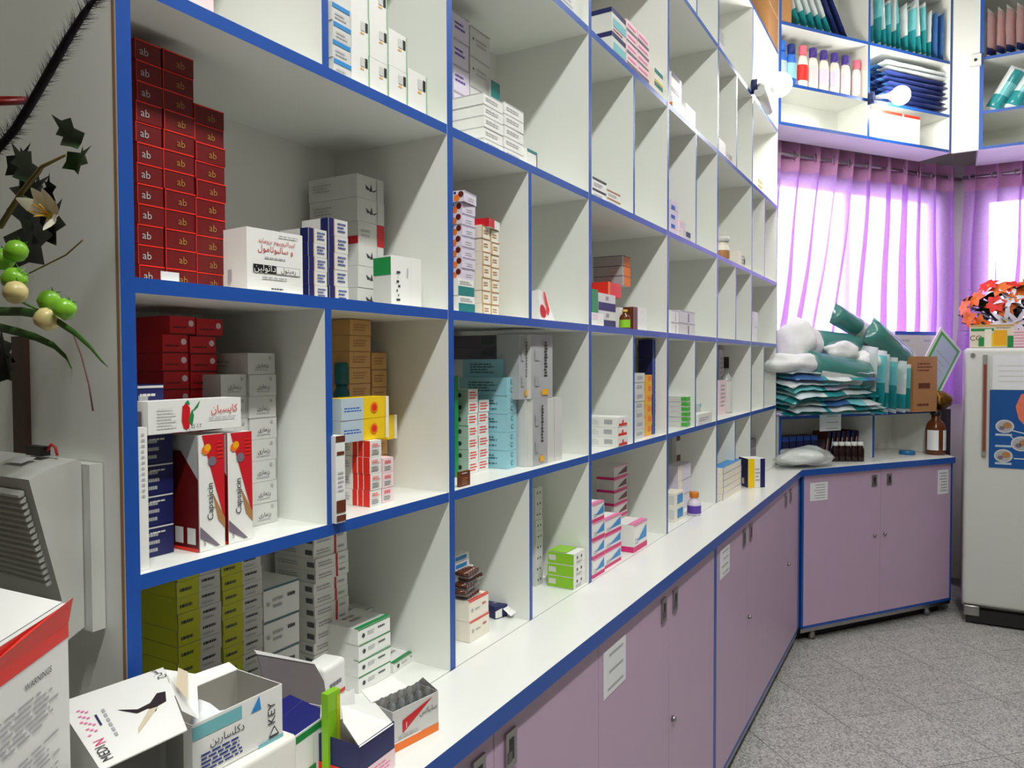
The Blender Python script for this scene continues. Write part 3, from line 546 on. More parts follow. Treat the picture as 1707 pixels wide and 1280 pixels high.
stk(3, .84, 812, 838, 363, 1, .06, 'wh', [('F',0,0,.45,1,'rr'), ('L',0,0,1,1,'rr')], 'red and white carton skewed on top of the peach columns', z0=zt+.0005, rz=.2)
b = MB(); q = .085  # tilted pouch
vs = [(-.045,0,0),(.035,0,0),(.05,.05,0),(-.04,.05,0),(-.045,.005,.075),(.0,.012,.072),(.004,.03,.07),(-.04,.03,.072)]
b.raw(vs, [(0,1,5,4),(1,2,6,5),(2,3,7,6),(3,0,4,7),(4,5,6,7),(3,2,1,0)], P('wh'))
def onf(u, v, o=.0012): return (-.045+u*.08*(1-v*.42), -o+v*.0085, v*.073)
b.face([onf(.25+.22*math.cos(t), .33+.22*math.sin(t)) for t in [i*2*math.pi/14 for i in range(14)]], P('rr'))
b.face([onf(.5,.35), onf(.62,.5), onf(.62,.98), onf(.8,.98), onf(.8,.4), onf(.6,.2)], P('rl')); b.face([onf(.45,.45), onf(.6,.75), onf(.5,.62)], P('or_'))
o = b.build('paper_pouch'); p = atY(915, 520, .83); o.location = (p.x, .83, ZB[3]); tag(o, 'white paper pouch with a red swirl alone in its cubby', 'pouch')
# ---- bay 2, row 3
GO = [('F',.2,0,1,1,'or_'), ('L',0,.93,1,1,'dg'), ('F',0,.94,1,1,'dr'), ('L',.6,.2,.82,.75,'gy'), ('L','t',.1,.3,.5,.7,2,'gy')]
y2 = .85
a0, a1, z1, h1 = stk(3, y2, 998, 1027, 487, 2, .05, 'gw', [('F',0,0,1,.48,'nv'), ('F','s','100',.5,.75,.012,'ink')], 'white and navy carton numbered 100, {o} of the pair', 'navy numbered cartons')
stk(3, .87, 1014, 1036, 469, 1, .07, 'rl', [('F',.0,0,.15,1,'or_')], 'plain orange red carton on the navy numbered cartons', z0=z1)
za = z1 + atY(1014,469,.87).z - z1
stk(3, .875, 1038, 1051, 425, 3, .10, 'gy', GO, 'grey carton with an orange end, {o} atop the orange red carton', 'orange ended cartons', z0=za+.0003)
stk(3, .84, 987, 997, 481, 1, .04, 'gn', [], 'narrow green carton beside the navy numbered cartons')
stk(3, .815, 987, 1007, 520, 1, .025, 'wh', [('F',.1,.5,.5,.9,'pw')], 'small plain white carton in front of the green one')
stk(3, .825, 1057, 1079, 511, 1, .035, 'wh', [('F',0,0,.28,1,'br'), ('L',0,0,1,1,'br'), ('F','c',.65,.5,.002,'gy')], 'white carton with a brown spine at the shelf edge')
AMB = mat('amber_glass', (120,58,14), rough=0.12, trans=0.35, var=0.1); LABEL_Y = P('go')
def bottle(name, label, x, y, z, r, h, m=None, capm=None, labm=None, group=None, neck=.4, caph=.12, cat='bottle', lab=(.12,.55)):
    t = thing(name, label, cat, (x, y, z), 0, group); m = m or AMB; hb = h*(1-caph)
    b = MB(); b.lathe([(r*.92,0),(r,r*.1),(r,hb*.66),(r*.86,hb*.78),(r*neck,hb*.9),(r*neck,hb)], m, n=18); b.build('glass_body' if m is AMB else 'body', t)
    b = MB(); b.lathe([(r*neck*1.2,hb),(r*neck*1.25,hb+.001),(r*neck*1.25,h-.001),(r*neck*1.15,h)], capm or P('go'), n=16); b.build('cap', t)
    if labm:
        b = MB(); b.lathe([(r*1.015,hb*lab[0]),(r*1.02,hb*lab[0]+.0004),(r*1.02,hb*lab[1]),(r*1.015,hb*lab[1]+.0004)], labm, n=18); b.build('paper_label', t)
    return t
p = atY(1044, 545, .84); bottle('medicine_bottle', 'small amber bottle with gold cap between the navy and brown cartons', p.x, .845, ZB[3], .017, .062, labm=P('lm'))
stk(3, .87, 1034, 1056, 512, 1, .03, 'wh', [('F','t',.2,.7,.8,.9,2,'gy')], 'plain white carton behind the small amber bottle')
# ---- bay 1, row 2
yg = dy(2, 782, 790)
GRN = [('F','t',.1,.15,.95,.85,3,'rl'), ('L','c',.55,.5,.005,'ink'), ('L',.0,0,.12,1,'gl')]
stk(2, yg, 781, 797, 649, 7, .05, 'wh', GRN, 'mint and white carton with red print, {o} of left mint column', 'mint cartons', side='mn')
stk(2, yg+.002, 798, 815, 667, 6, .05, 'wh', GRN, 'mint and white carton with red print, {o} of right mint column', 'mint cartons', side='mn')
stk(2, yg-.001, 758, 764, 626, 1, .06, 'gn', [], 'strip of bright green shrink film beside the mint cartons', name='green_film_strip', cat='film')
stk(2, yg+.06, 815, 823, 693, 1, .05, 'gw', [], 'narrow white carton beside the mint columns', z0=ZB[2])
TLB = [('F','c',.5,.75,.0055,'dkt'), ('F','c',.5,.3,.0055,'dkt'), ('F','c',.5,.75,.004,'lb'), ('F','c',.5,.3,.004,'lb'), ('L','t',.2,.2,.8,.8,4,'dkt')]
yt_ = dy(2, 850, 781)
a0, a1, zt, hh = stk(2, yt_, 845, 861, 629, 5, .13, 'lb', TLB, 'pale blue carton, {o} of the left pale blue column', 'pale blue cartons')
stk(2, yt_+.006, 862, 876, 599, 6, .13, 'lb', TLB, 'pale blue carton, {o} of the right pale blue column', 'pale blue cartons')
stk(2, yt_+.02, 838, 861, 600, 1, .11, 'lb', TLB, 'pale blue carton lying over the left pale blue column', z0=zt, h=hh, group='pale blue cartons')
stk(2, yt_+.06, 832, 864, 558, 2, .14, 'mv', [('L',.65,.25,.9,.8,'dg'), ('F','t',.2,.3,.8,.7,2,'gy')], 'dim grey carton under the shelf, {o} of pair on blue cartons', 'dim flat cartons', z0=zt+hh)
ys = dy(2, 900, 775)
SV = [('F',.5,.35,.52,.95,'gy'), *[('F',.58+.02*(k%2),.34+.048*k,.74-.02*(k%3),.37+.048*k,'ink') for k in range(12)], ('F','t',.15,.1,.4,.9,2,'gy'), ('F',.45,.05,.75,.14,'yo')]
a0, a1, zs, hh = stk(2, ys, 888, 912, 665, 1, .06, 'gy', SV, 'lower wide silver carton with vertical print and orange square', 'silver cartons', side='gw')
stk(2, ys+.012, 877, 887, 665, 1, .06, 'gw', SV[:13]+SV[-1:], 'lower narrow white carton beside the pale blue column', 'silver cartons')
stk(2, ys, 913, 924, 663, 1, .06, 'gw', [], 'lower plain white carton right of the silver one', 'silver cartons')
stk(2, ys, 925, 937, 663, 1, .06, 'gw', [], 'outermost plain white carton right of the silver ones', 'silver cartons')
stk(2, ys, 886, 922, 557, 1, .06, 'gy', SV, 'upper wide silver carton with vertical print under the shelf', 'silver cartons', z0=zs, side='gw')
stk(2, ys+.012, 866, 885, 557, 1, .06, 'gy', SV, 'upper narrow silver carton left of the wide one', 'silver cartons', z0=zs)
stk(2, .812, 767, 785, 787, 1, .006, 'br', [('F','t',.2,.8,.8,.95,1,'gw'), ('F','t',.2,.1,.8,.6,4,'kr')], 'small brown sachet standing at the shelf edge', name='sachet', cat='sachet')
# ---- bay 2, row 2
yr = dy(2, 1028, 746)
stk(2, yr, 1030, 1047, 696, 3, .11, 'wh', [('F','c',.5,.5,.006,'rl'), ('F',.1,.1,.9,.35,'rl'), ('L',.62,.3,.85,.75,'gy'), ('L','t',.1,.2,.5,.8,3,'gw')], 'white carton with red end, {o} of three beside the blue upright', 'red ended cartons')
yv = dy(2, 1065, 731)
stk(2, yv, 1059, 1075, 622, 7, .05, 'gw', [('F',.2,.35,.75,.7,'gy')], 'white carton with grey barcode, {o} of the column in narrow cubby', 'barcode cartons')
stk(2, yv+.006, 1076, 1087, 625, 6, .05, 'yo', [('F',.4,.4,.9,.9,'or_')], 'golden carton, {o} of the thin column between white and navy', 'golden cartons')
stk(2, yv+.008, 1088, 1100, 566, 5, .05, 'nv', [('F','t',.3,.1,.7,.9,3,'bb'), ('F',0,.0,.2,1,'bb')], 'royal blue carton, {o} of the tall column beside the upright', 'royal blue cartons')
stk(2, yv+.07, 1062, 1087, 575, 3, .06, 'gw', [('F',[(.6,.2),(.98,.8),(.98,.95),(.6,.4)],'nv')], 'pale carton with navy flash, {o} of three behind barcode column', 'navy flash cartons', z0=ZB[2]+.135)
stk(2, yv+.07, 1062, 1087, 626, 3, .06, 'gw', [], 'plain pale carton, {o} of three under the navy flash cartons', 'plain pale cartons', h=.0449)
# ---- bay 1, row 1 left
yk = dy(1, 785, 1071)
a0, a1, zc, hh = stk(1, yk, 783, 816, 1003, 2, .045, 'ivo', [('F',0,.93,1,1,'rl'), ('F','c',.15,.5,.004,'gy'), ('F','t',.3,.4,.6,.6,1,'gy'), ('F','t',.65,.5,.9,.7,1,'inr'), ('T',0,0,1,.1,'rl')], 'cream carton with a red top edge, {o} of the front pair', 'cream cartons')
AMP = mat('brown_ampoule', (92,44,26), rough=0.15, trans=0.25, var=0.15)
BLI = mat('clear_blister', (224,226,228), rough=0.1, trans=0.8, alpha=0.5)
for k in range(5):
    t = thing('ampoule_tray', 'blister tray of brown ampoules, '+od(k, 5)+' of stack on cream cartons', 'tray', (atY(793+random.uniform(-4, 6), 960, yk).x, yk+.006, zc+.0004+k*.0115), random.uniform(-.15, .15), 'blister trays of ampoules')
    b = MB(); b.box(-.028, .028, 0, .05, 0, .002, BLI); b.build('tray', t)
    for q in range(5):
        b = MB(); x = -.022+q*.011; b.tube([(x,.004,.0068), (x,.034,.0068), (x,.038,.0068), (x,.047,.0068)], [.0046,.0046,.0018,.0018], AMP, 8); b.build('ampoule', t)
stk(1, yk+.035, 760, 783, 906, 2, .02, 'wh', [('F',.0,.3,.8,.8,'bl'), ('F','t',.1,.05,.9,.2,1,'gy')], 'white carton with blue label, {o} of pair behind the ampoules', 'blue label cartons', z0=zc+.058, h=.016)
stk(1, yk+.035, 758, 785, 0, 1, .03, 'gw', [], 'plain pale carton under the blue label pair', z0=zc, h=.057)
t = thing('open_carton', 'navy carton lying open with torn white flaps beside cream cartons', 'box', (atY(839, 1040, yk+.02).x, yk+.02, ZB[1]), -.35)
b = MB(); b.box(-.024,.024,0,.05,0,.028,P('nv')); decals(b, .048,.05,.028, [('T','t',.3,.4,.8,.6,2,'gw')]); b.build('body', t)
b = MB(); b.face([(-.0235,-.0006,.002),(-.004,-.0006,.002),(-.004,-.0006,.022),(-.0235,-.0006,.018)], P('wh')); b.face([(-.002,-.001,.02),(.0235,-.001,.026),(.0235,-.022,.014),(.006,-.02,.006)], P('wh')); b.build('flap', t)
# ---- bay 1, row 1 right
yl = dy(1, 957, 984)
stk(1, yl, 957, 976, 924, 3, .075, 'wh', [('L',0,.05,1,.97,'lm'), ('L',.6,.3,.9,.8,'gw') if 0 else ('L',.05,.3,.32,.75,'gw'), ('F','c',.3,.6,.004,'ink'), ('F','c',.65,.6,.004,'ink'), ('F','t',.2,.1,.8,.35,2,'gy'), ('T',0,.3,1,1,'lm')], 'lime green carton with white end, {o} of the three', 'lime cartons')
stk(1, yl+.005, 915, 974, 918, 1, .06, 'gw', [('L',0,0,1,1,'nv'), ('F',0,0,.4,1,'nv')], 'flat white and navy sheet carton on the lime cartons', z0=atY(957,924,yl).z, h=.005) if 0 else None
stk(1, yl+.10, 893, 905, 814, 9, .05, 'gw', [('F','c',.3,.5,.003,'ink'), ('F','c',.65,.5,.003,'ink')], 'small white carton with two dots, {o} of column behind lime cartons', 'two dot cartons')
# ---- bay 2, row 1 (pink)
PK = [('F',0,.0,1,.2,'mg'), ('F',[(.25,.35),(.95,.85),(.95,.35)],'bl'), ('F','t',.1,.25,.4,.5,2,'gy'), ('L',0,.0,1,.2,'mg'), ('F',0,.94,1,1,'pk'), ('T',0,0,1,.3,'pk')]
PK2 = [('F',0,.0,1,.2,'mg'), ('F',[(.25,.35),(.95,.85),(.95,.35)],'dr'), ('L',0,.0,1,.2,'mg'), ('F',0,.94,1,1,'pk')]
yp = max(.806, dy(1, 1034, 937))
stk(1, yp, 988, 1008, 842, 4, .05, 'wh', PK, 'pink and white carton with blue wedge, {o} of front left column', 'pink cartons')
stk(1, yp+.006, 1009, 1036, 868, 3, .05, 'wh', PK, 'pink and white carton with blue wedge, {o} of front right column', 'pink cartons')
stk(1, yp+.09, 1024, 1046, 779, 6, .06, 'gw', PK2, 'pink and white carton with dark wedge, {o} of the back column', 'pink cartons')
stk(1, dy(1, 1058, 921), 1057, 1079, 876, 1, .07, 'wh', PK, 'single pink and white carton set apart on the right', 'pink cartons')
# ---- bay 2, rows 4 and 5
stk(4, .82, 988, 1011, 293, 2, .04, 'wh', [('F',0,.8,1,1,'ink'), ('F','t',.1,.2,.8,.6,3,'gy')], 'white carton with black lid edge, {o} at cubby left', 'black lidded cartons')
stk(4, .82, 1012, 1034, 314, 2, .04, 'wh', [('F',0,.8,1,1,'kr'), ('F','t',.1,.2,.8,.6,3,'gy')], 'white carton with brown edge, {o} beside the black lidded ones', 'brown edged cartons')
stk(5, .815, 1020, 1043, 10, 2, .10, 'gw', [('F',0,.8,1,1,'nv'), ('L',0,.8,1,1,'nv'), ('F',.1,.25,1,.6,'tl'), ('F','t',.1,.05,.9,.2,1,'inr')], 'white carton with navy lid and aqua band, {o} of pair', 'navy lidded cartons')
stk(5, .83, 1045, 1062, 30, 5, .08, 'pw', [('F',0,.0,1,.25,'mv'), ('F',.1,.5,.9,.7,'pk')], 'pink grey carton, {o} of left column on high shelf', 'pink grey cartons')
stk(5, .83, 1063, 1082, 48, 5, .08, 'pw', [('F',0,.0,1,.25,'mv'), ('F',.1,.5,.9,.7,'pk')], 'pink grey carton, {o} of right column on high shelf', 'pink grey cartons')
stk(5, .815, 1091, 1105, 112, 2, .12, 'ivo', [('F',0,.7,1,1,'te'), ('F',0,0,1,.2,'go')], 'cream carton with green edge, {o} of pair overhanging the shelf', 'cream high shelf cartons')
# ---- bay 3
stk(5, .83, 1120, 1137, 118, 3, .05, 'wh', [('F',0,.7,.8,1,'nv')], 'white carton with blue flash, {o} behind the orange footed ones', 'blue flash cartons')
stk(5, .815, 1121, 1143, 159, 1, .05, 'wh', [('F',0,.0,1,.25,'or_'), ('L',0,0,1,.6,'or_')], 'white carton with an orange foot beside the blue upright', 'orange footed cartons')
stk(5, .815, 1144, 1160, 171, 1, .05, 'wh', [('F',0,.0,1,.2,'or_')], 'white carton with an orange foot at the right', 'orange footed cartons')
stk(4, .83, 1119, 1132, 331, 4, .05, 'li', [('F',0,.0,.5,.4,'bb'), ('F','c',.7,.6,.006,'pw')], 'lilac and blue carton, {o} of small stack beside the upright', 'lilac blue cartons')
stk(4, .825, 1133, 1143, 366, 2, .05, 'pw', [('F',.2,.2,.8,.8,'li')], 'pale pink carton, {o} beside the lilac and blue stack', 'pale pink cartons')
stk(4, .815, 1139, 1151, 383, 1, .04, 'gw', [('F',.4,.5,1,1,'nv')], 'small white carton with dark top at the shelf edge')
WS = [('F',.55,.1,.6,.8,'ink'), ('F',0,.92,1,1,'gy')]
stk(3, .82, 1119, 1132, 516, 2, .05, 'wh', WS, 'little white carton, {o} of left pair at eye level', 'little white cartons')
stk(3, .82, 1133, 1159, 516, 2, .05, 'gw', WS, 'little white carton, {o} of right pair at eye level', 'little white cartons')
yq = dy(2, 1146, 712)
stk(2, yq, 1146, 1156, 661, 6, .09, 'gw', [('F',0,.15,1,.9,'gl'), ('L',.75,.15,1,.9,'gl')], 'white carton with a green end, {o} of the flat stack', 'green ended cartons')
stk(2, dy(2, 1165, 709), 1164, 1187, 691, 1, .04, 'wh', [('F','t',.1,.3,.8,.7,2,'gy')], 'small white carton lying alone beside the green ended stack')
stk(2, dy(2, 1165, 709)+.06, 1166, 1186, 673, 1, .03, 'gw', [('F',0,.8,1,1,'tl'), ('F','t',.2,.2,.8,.6,3,'gy')], 'pale carton with an aqua lid behind the small white one')
y3 = dy(1, 1135, 866)
a0, a1, zb3, hh = stk(1, y3, 1127, 1141, 823, 2, .05, 'ivo', [('F',.2,.2,.85,.85,'bl'), ('L',.5,.2,.9,.85,'gw')], 'white carton with blue square, {o} of the front pair', 'blue square cartons')
stk(1, y3+.05, 1130, 1152, 778, 3, .05, 'li', [('F',0,.94,1,1,'gy'), ('F',0,0,.3,1,'ivo')], 'lilac white carton, {o} of three behind blue square cartons', 'lilac white cartons')
p = atZ(1157, 858, ZB[1]); bottle('medicine_bottle', 'amber capped bottle with purple and white label near counter edge', p.x, p.y, ZB[1], .026, .088, m=P('li'), labm=P('pu'), capm=mat('orange_cap', (214,120,30), rough=.4), neck=.55, caph=.22)
b = MB(); b.ball((0,0,.013), .013, BLACK, 12); o = b.build('stopper'); p = atZ(1175, 833, ZB[1]); o.location = (p.x, p.y, ZB[1]); tag(o, 'small dark round stopper lying in the cubby', 'stopper')
stk(1, y3+.12, 1128, 1140, 720, 3, .02, 'gw', [('F',0,.6,.5,1,'br')], 'slim pale carton with brown corner, {o} at cubby back', 'slim pale cartons')
# ---- bay 4 and 5
yb4 = dy(2, 1205, 690)
stk(2, yb4, 1199, 1211, 634, 1, .05, 'pw', [('F','t',.2,.2,.8,.9,6,'gy')], 'tall pinkish carton standing in front of the cubby wall', name='tall_carton')
stk(2, yb4+.05, 1199, 1208, 583, 1, .04, 'li', [('F','t',.2,.3,.8,.9,8,'gy')], 'taller lilac carton behind the pinkish one', name='tall_carton')
p = atZ(1214, 688, ZB[2]); bottle('spirit_bottle', 'tall clear bottle with black cap and white label', p.x, p.y+.01, ZB[2], .028, .268, m=mat('clear_bottle', (226,230,232), rough=.1, trans=.4), capm=BLACK, labm=P('gw'), neck=.36, caph=.2, lab=(.02,.7))
y4 = dy(1, 1225, 822)
stk(1, y4, 1232, 1236, 780, 5, .11, 'ivo', [('T',0,0,1,1,'tl')], 'flat cream carton with aqua top, {o} of the small stack', 'aqua topped cartons', side='ivo') if 0 else stk(1, y4, 1205, 1236, 780, 5, .05, 'ivo', [('F',0,.94,1,1,'gy'), ('F',0,.0,.03,1,'gy')], 'flat cream carton, {o} of the small stack on counter', 'flat cream cartons', top='bl')
p0 = atZ(1247, 813, ZB[1]); p1 = atZ(1275, 812, ZB[1]); hb = atY(1247, 765, p0.y).z-ZB[1]
me = carton((p1-p0).length, .09, hb, 'wh', [('F',0,0,.38,1,'ye'), ('F',.72,0,1,1,'nv'), ('F','t',.42,.2,.7,.7,4,'gy'), ('L',0,0,1,1,'nv'), ('L',.35,.1,.6,.3,'pw')]).mesh('milk_powder_box')
place(me, 'milk_powder_box', 'navy, yellow and white carton standing on the counter corner', ((p0.x+p1.x)/2, (p0.y+p1.y)/2, ZB[1]), math.atan2(p1.y-p0.y, p1.x-p0.x))
stk(1, p0.y+.14, 1244, 1277, 737, 3, .06, 'mv', [('F',0,.94,1,1,'gy')], 'dim mauve carton, {o} of stack behind the navy yellow carton', 'dim mauve cartons')
stk(5, .82, 1199, 1210, 229, 2, .05, 'wh', [], 'plain white carton, {o} in the high cubby beside the lamp', 'plain high cartons')
stk(5, .82, 1211, 1222, 252, 1, .05, 'pw', [('F',0,.6,1,1,'gy')], 'pinkish carton at the edge of the high cubby')
stk(6, .82, 1199, 1207, 45, 1, .05, 'gy', [('F',0,0,1,.5,'li')], 'small grey carton on the topmost visible shelf')
p = atY(1206, 430, .84); bottle('pill_jar', 'squat white jar with brown print on the shelf', p.x, .85, ZB[4], .036, .11, m=P('ivo'), capm=P('gw'), labm=P('kr'), neck=.8, caph=.2)
stk(4, .83, 1231, 1249, 418, 1, .05, 'ivo', [('F','t',.3,.3,.8,.9,3,'gy'), ('F',.5,.4,.75,.7,'ink')], 'cream carton with dark print beside the narrow cubbies')
stk(4, .83, 1217, 1228, 436, 1, .03, 'tl', [], 'low aqua carton between the jar and cream carton')
stk(4, .82, 1254, 1263, 452, 1, .04, 'sk', [], 'low pale blue carton in the second last cubby')
stk(5, .86, 1263, 1274, 290, 1, .03, 'ivo', [('F','t',.1,.1,.9,.9,4,'go')], 'small cream carton with gold print in the last high cubby')
stk(3, .83, 1256, 1263, 519, 2, .03, 'wh', [], 'tiny white carton, {o} in the last cubby at eye level', 'tiny white cartons')
# ================================================================ SOFT PLASTIC PACKS
def FILM(k, rgb): return mat('film_'+k, rgb, rough=0.22, coat=0.25, var=0.12, scale=25, bump=0.35, bscale=60)
FT, FTD, FTL, FWH, FNV, FPK, FBL = FILM('teal', (44,150,156)), FILM('deep_teal', (0,122,112)), FILM('aqua', (120,206,212)), FILM('white', (226,232,232)), FILM('navy', (44,56,112)), FILM('pink', (222,188,186)), FILM('blue', (64,110,170))
CLEAR = mat('clear_wrap', (236,242,242), rough=0.08, trans=0.0, alpha=0.07, coat=0.6, var=0.02, bump=0.8, bscale=40)
def pillow(w, h, t, col, seed=0, nx=12, nz=14, wr=0.004, px=3.0):
    """a sealed plastic pack: local x width, z height (base at 0), y thickness"""
    b = MB(); rnd = random.Random(seed); ox = rnd.uniform(0, 50)
    for sgn in (-1, 1):
        vs = []
        for j in range(nz+1):
            for i in range(nx+1):
                u, v = i/nx, j/nz; e = (1-abs(2*u-1)**px)*(1-abs(2*v-1)**5)**0.6 if 0 < v < 1 else 0
                n = noise.noise(Vector((u*4+ox, v*5, sgn*3.1)))*wr
                edge = 0.012*w*noise.noise(Vector((u*7+ox, v*9, 1)))
                vs.append(((u-.5)*w+edge*2, sgn*(t/2*e+n*e)+n*.5, v*h+edge))
        for j in range(nz):
            for i in range(nx):
                f = (j*(nx+1)+i, j*(nx+1)+i+1, (j+1)*(nx+1)+i+1, (j+1)*(nx+1)+i)
                b.raw([vs[k] for k in (f if sgn < 0 else reversed(f))], [(0,1,2,3)], col((i+.5)/nx, (j+.5)/nz), True)
    return b
def weld(me):
    bm = bmesh.new(); bm.from_mesh(me); bmesh.ops.remove_doubles(bm, verts=bm.verts, dist=1e-5); bm.to_mesh(me); bm.free(); return me
def pack(label, mtx, w, h, t, col, seed, group=None, name='plastic_pack', cat='pack', wrap=False):
    o = link(name, weld(pillow(w, h, t, col, seed, px=6.0 if w > .5 else 3.0).mesh(name))); o.matrix_world = mtx
    if wrap:
        link('clear_wrap', weld(pillow(w*1.1, h*1.1, t*1.12+.006, lambda u, v: CLEAR, seed+1, wr=.012).mesh('clear_wrap')), o).location = (0, 0, -h*.05)
    return tag(o, label, cat, group)
def fmat(s, d, z, rx=0.0, ry=0.0, rz=0.0): return Matrix.Translation(FW(s, d, z)) @ Matrix.Rotation(FANG+rz, 4, 'Z') @ Matrix.Rotation(ry, 4, 'Y') @ Matrix.Rotation(rx, 4, 'X')
def c_teal(u, v): return FWH if v > .93 or v < .07 else FT if v < .38 else FWH if u < .35 else FTL if v < .62 else FT
def c_aqua(u, v): return FWH if v > .92 or v < .08 or .3 < u < .5 else FTL if v > .5 else FT
def c_navy(u, v): return FNV if (int(v*9) % 3) else FBL
def c_pink(u, v): return FNV if .1 < v < .25 else FWH if v > .9 or v < .08 else FT if v < .12 else FPK
TH = T/2+.0006
# upper right cubby of the far cupboard: a row of thin packs on edge
for k in range(11):
    s = atF(1462+k*9.6, 60, .02)[0]
    pack('thin aqua plastic pack, '+['first','second','third','fourth','fifth','sixth','seventh','eighth','ninth','tenth','last'][k]+' from divider in packed high cubby', fmat(s, .10, FZ[2]+TH, rx=.05*math.sin(k*2.1)-.03, rz=1.25+.12*math.sin(k)), .17, .33+.03*math.sin(k*1.7), .034, c_aqua if k % 2 else c_teal, 10+k, 'thin aqua packs')
for k in range(2):
    pack('slate blue plastic pack, '+('left' if k == 0 else 'right')+' one at the end of the aqua row', fmat(atF(1565+k*10, 60, .02)[0], .09, FZ[2]+TH, rz=1.3), .16, .30, .03, lambda u, v: FBL, 30+k, 'slate blue packs')
for k in range(7):
    s = atF(1342+k*13, 45, .02)[0]
    pack('slanted teal plastic pack, '+['first','second','third','fourth','fifth','sixth','seventh'][k]+' from carton in the left high cubby', fmat(s, .10, FZ[2]+TH+.004, rx=-.30-.02*k, rz=1.25), .16, .32, .03, (lambda u, v: FNV) if k > 4 else c_teal, 40+k, 'slanted teal packs')
# brown carton
sc = (atF(1297, 60, 0)[0]+.016, atF(1320, 60, 0)[0]); b = MB(); b.box(sc[0], sc[1], .004, .20, 0, .30, CARDB); o = b.build('cardboard_carton'); o.location = (FO.x, FO.y, FZ[2]+TH); o.rotation_euler = (0, 0, FANG); tag(o, 'brown cardboard carton in the corner of the high cubby', 'box')
b = MB(); b.box(4.12, 4.372, .803, 1.06, 0, .35, CARDB); b.face([(4.12,.8024,.17),(4.372,.8024,.17),(4.372,.8024,.185),(4.12,.8024,.185)], P('tn')); o = b.build('cardboard_carton'); o.location = (0, 0, 3.2716); tag(o, 'brown cardboard carton standing on top of the tall shelving', 'box')
# lotion bottles
def lotion(s, d, z, h, body, capm, lab, label):
    t = thing('lotion_bottle', label, 'bottle', FW(s, d, z), FANG, 'lotion bottles'); r = .034
    b = MB(); b.lathe([(r*.8,0),(r*.95,.006),(r,.03),(r,h*.62),(r*.8,h*.74),(r*.62,h*.78)], body, n=18, sy=.6); b.build('body', t)
    b = MB(); b.lathe([(r*.7,h*.78),(r*.74,h*.79),(r*.74,h*.985),(r*.66,h)], capm, n=18, sy=.75); b.build('cap', t)
    b = MB(); b.lathe([(r*1.01,h*.2),(r*1.02,h*.205),(r*1.02,h*.55),(r*1.01,h*.555)], lab, n=18, sy=.62); b.build('paper_label', t)
PB, PC, PP = mat('lotion_blue', (40,110,210), rough=.3), mat('lotion_cream', (246,232,222), rough=.35), mat('lotion_purple', (70,50,140), rough=.35)
PR = mat('lotion_pink', (236,110,130), rough=.35)
for k, (px, h, bd, cp, lb, nm) in enumerate(((1304,.25,PB,PB,P('sk'),'blue lotion bottle nearest the tall shelving'), (1320,.245,PB,mat('lotion_navy',(24,44,120),rough=.35),P('lb'),'blue lotion bottle second from the tall shelving'), (1339,.25,PC,PR,P('rl'),'cream lotion bottle with a pink cap beside the blue ones'), (1356,.25,PC,PP,P('pw'),'cream lotion bottle with purple cap, first of the purple capped'), (1374,.25,PC,PP,P('li'),'cream lotion bottle with purple cap, second of the purple capped'), (1392,.25,PC,PP,P('li'),'cream lotion bottle with purple cap, third of the purple capped'), (1410,.25,PC,PP,P('pw'),'cream lotion bottle with purple cap, fourth of the purple capped'), (1429,.235,PC,PR,P('pw'),'cream lotion bottle with pink cap against the divider'))):
    lotion(atF(px, 140, .05)[0], .055, FZ[1]+TH, h, bd, cp, lb, nm)
# folded navy packs, white cartons
for k in range(9):
    pack('flat folded navy pack, '+od(k, 9)+' of the pile behind the spot lamp', fmat(atF(1515, 150, .1)[0]+.012*math.sin(k*2), .195, FZ[1]+TH+.011+k*.0315, rx=math.pi/2, rz=.03*math.cos(k*3)), .60, .18, .026, c_navy if k < 7 else (lambda u, v: FWH if v > .6 else FBL), 60+k, 'folded navy packs')
for (x0, x1, nm) in ((1454, 1505, 'wide white carton with a red lid edge in the lower far cubby'), (1507, 1534, 'smaller white carton with a red lid edge in the lower far cubby')):
    a = atF(x0, 200, .01)[0]; c = atF(x1, 200, .01)[0]
    place(carton(c-a, .15, .175, 'wh', [('F',0,.9,1,1,'rl'), ('F','t',.55,.15,.9,.6,5,'pw')]).mesh('white_carton'), 'white_carton', nm, FW((a+c)/2, .012, FZ[0]+TH), FANG)
# over the fridge
for k in range(6):
    M_ = Matrix.Translation((5.66, -.262-k*.052, FZ[2]+TH)) @ Matrix.Rotation(-math.pi/2+1.2, 4, 'Z') @ Matrix.Rotation(.05*math.sin(k*2), 4, 'Y')
    pack('thin pinkish pack, '+['first','second','third','fourth','fifth','sixth'][k]+' from blue upright in cupboard over fridge', M_, .17, .31, .035, c_pink, 80+k, 'thin pinkish packs')
for k in range(3):
    M_ = Matrix.Translation((5.64, -.262-k*.105, FZ[1]+TH+.008)) @ Matrix.Rotation(-math.pi/2, 4, 'Z') @ Matrix.Rotation(.52, 4, 'Y')
    pack('plump leaning teal pack, '+['first','second','third'][k]+' from blue upright above the fridge', M_, .095, .29, .085, c_teal, 90+k, 'plump teal packs')

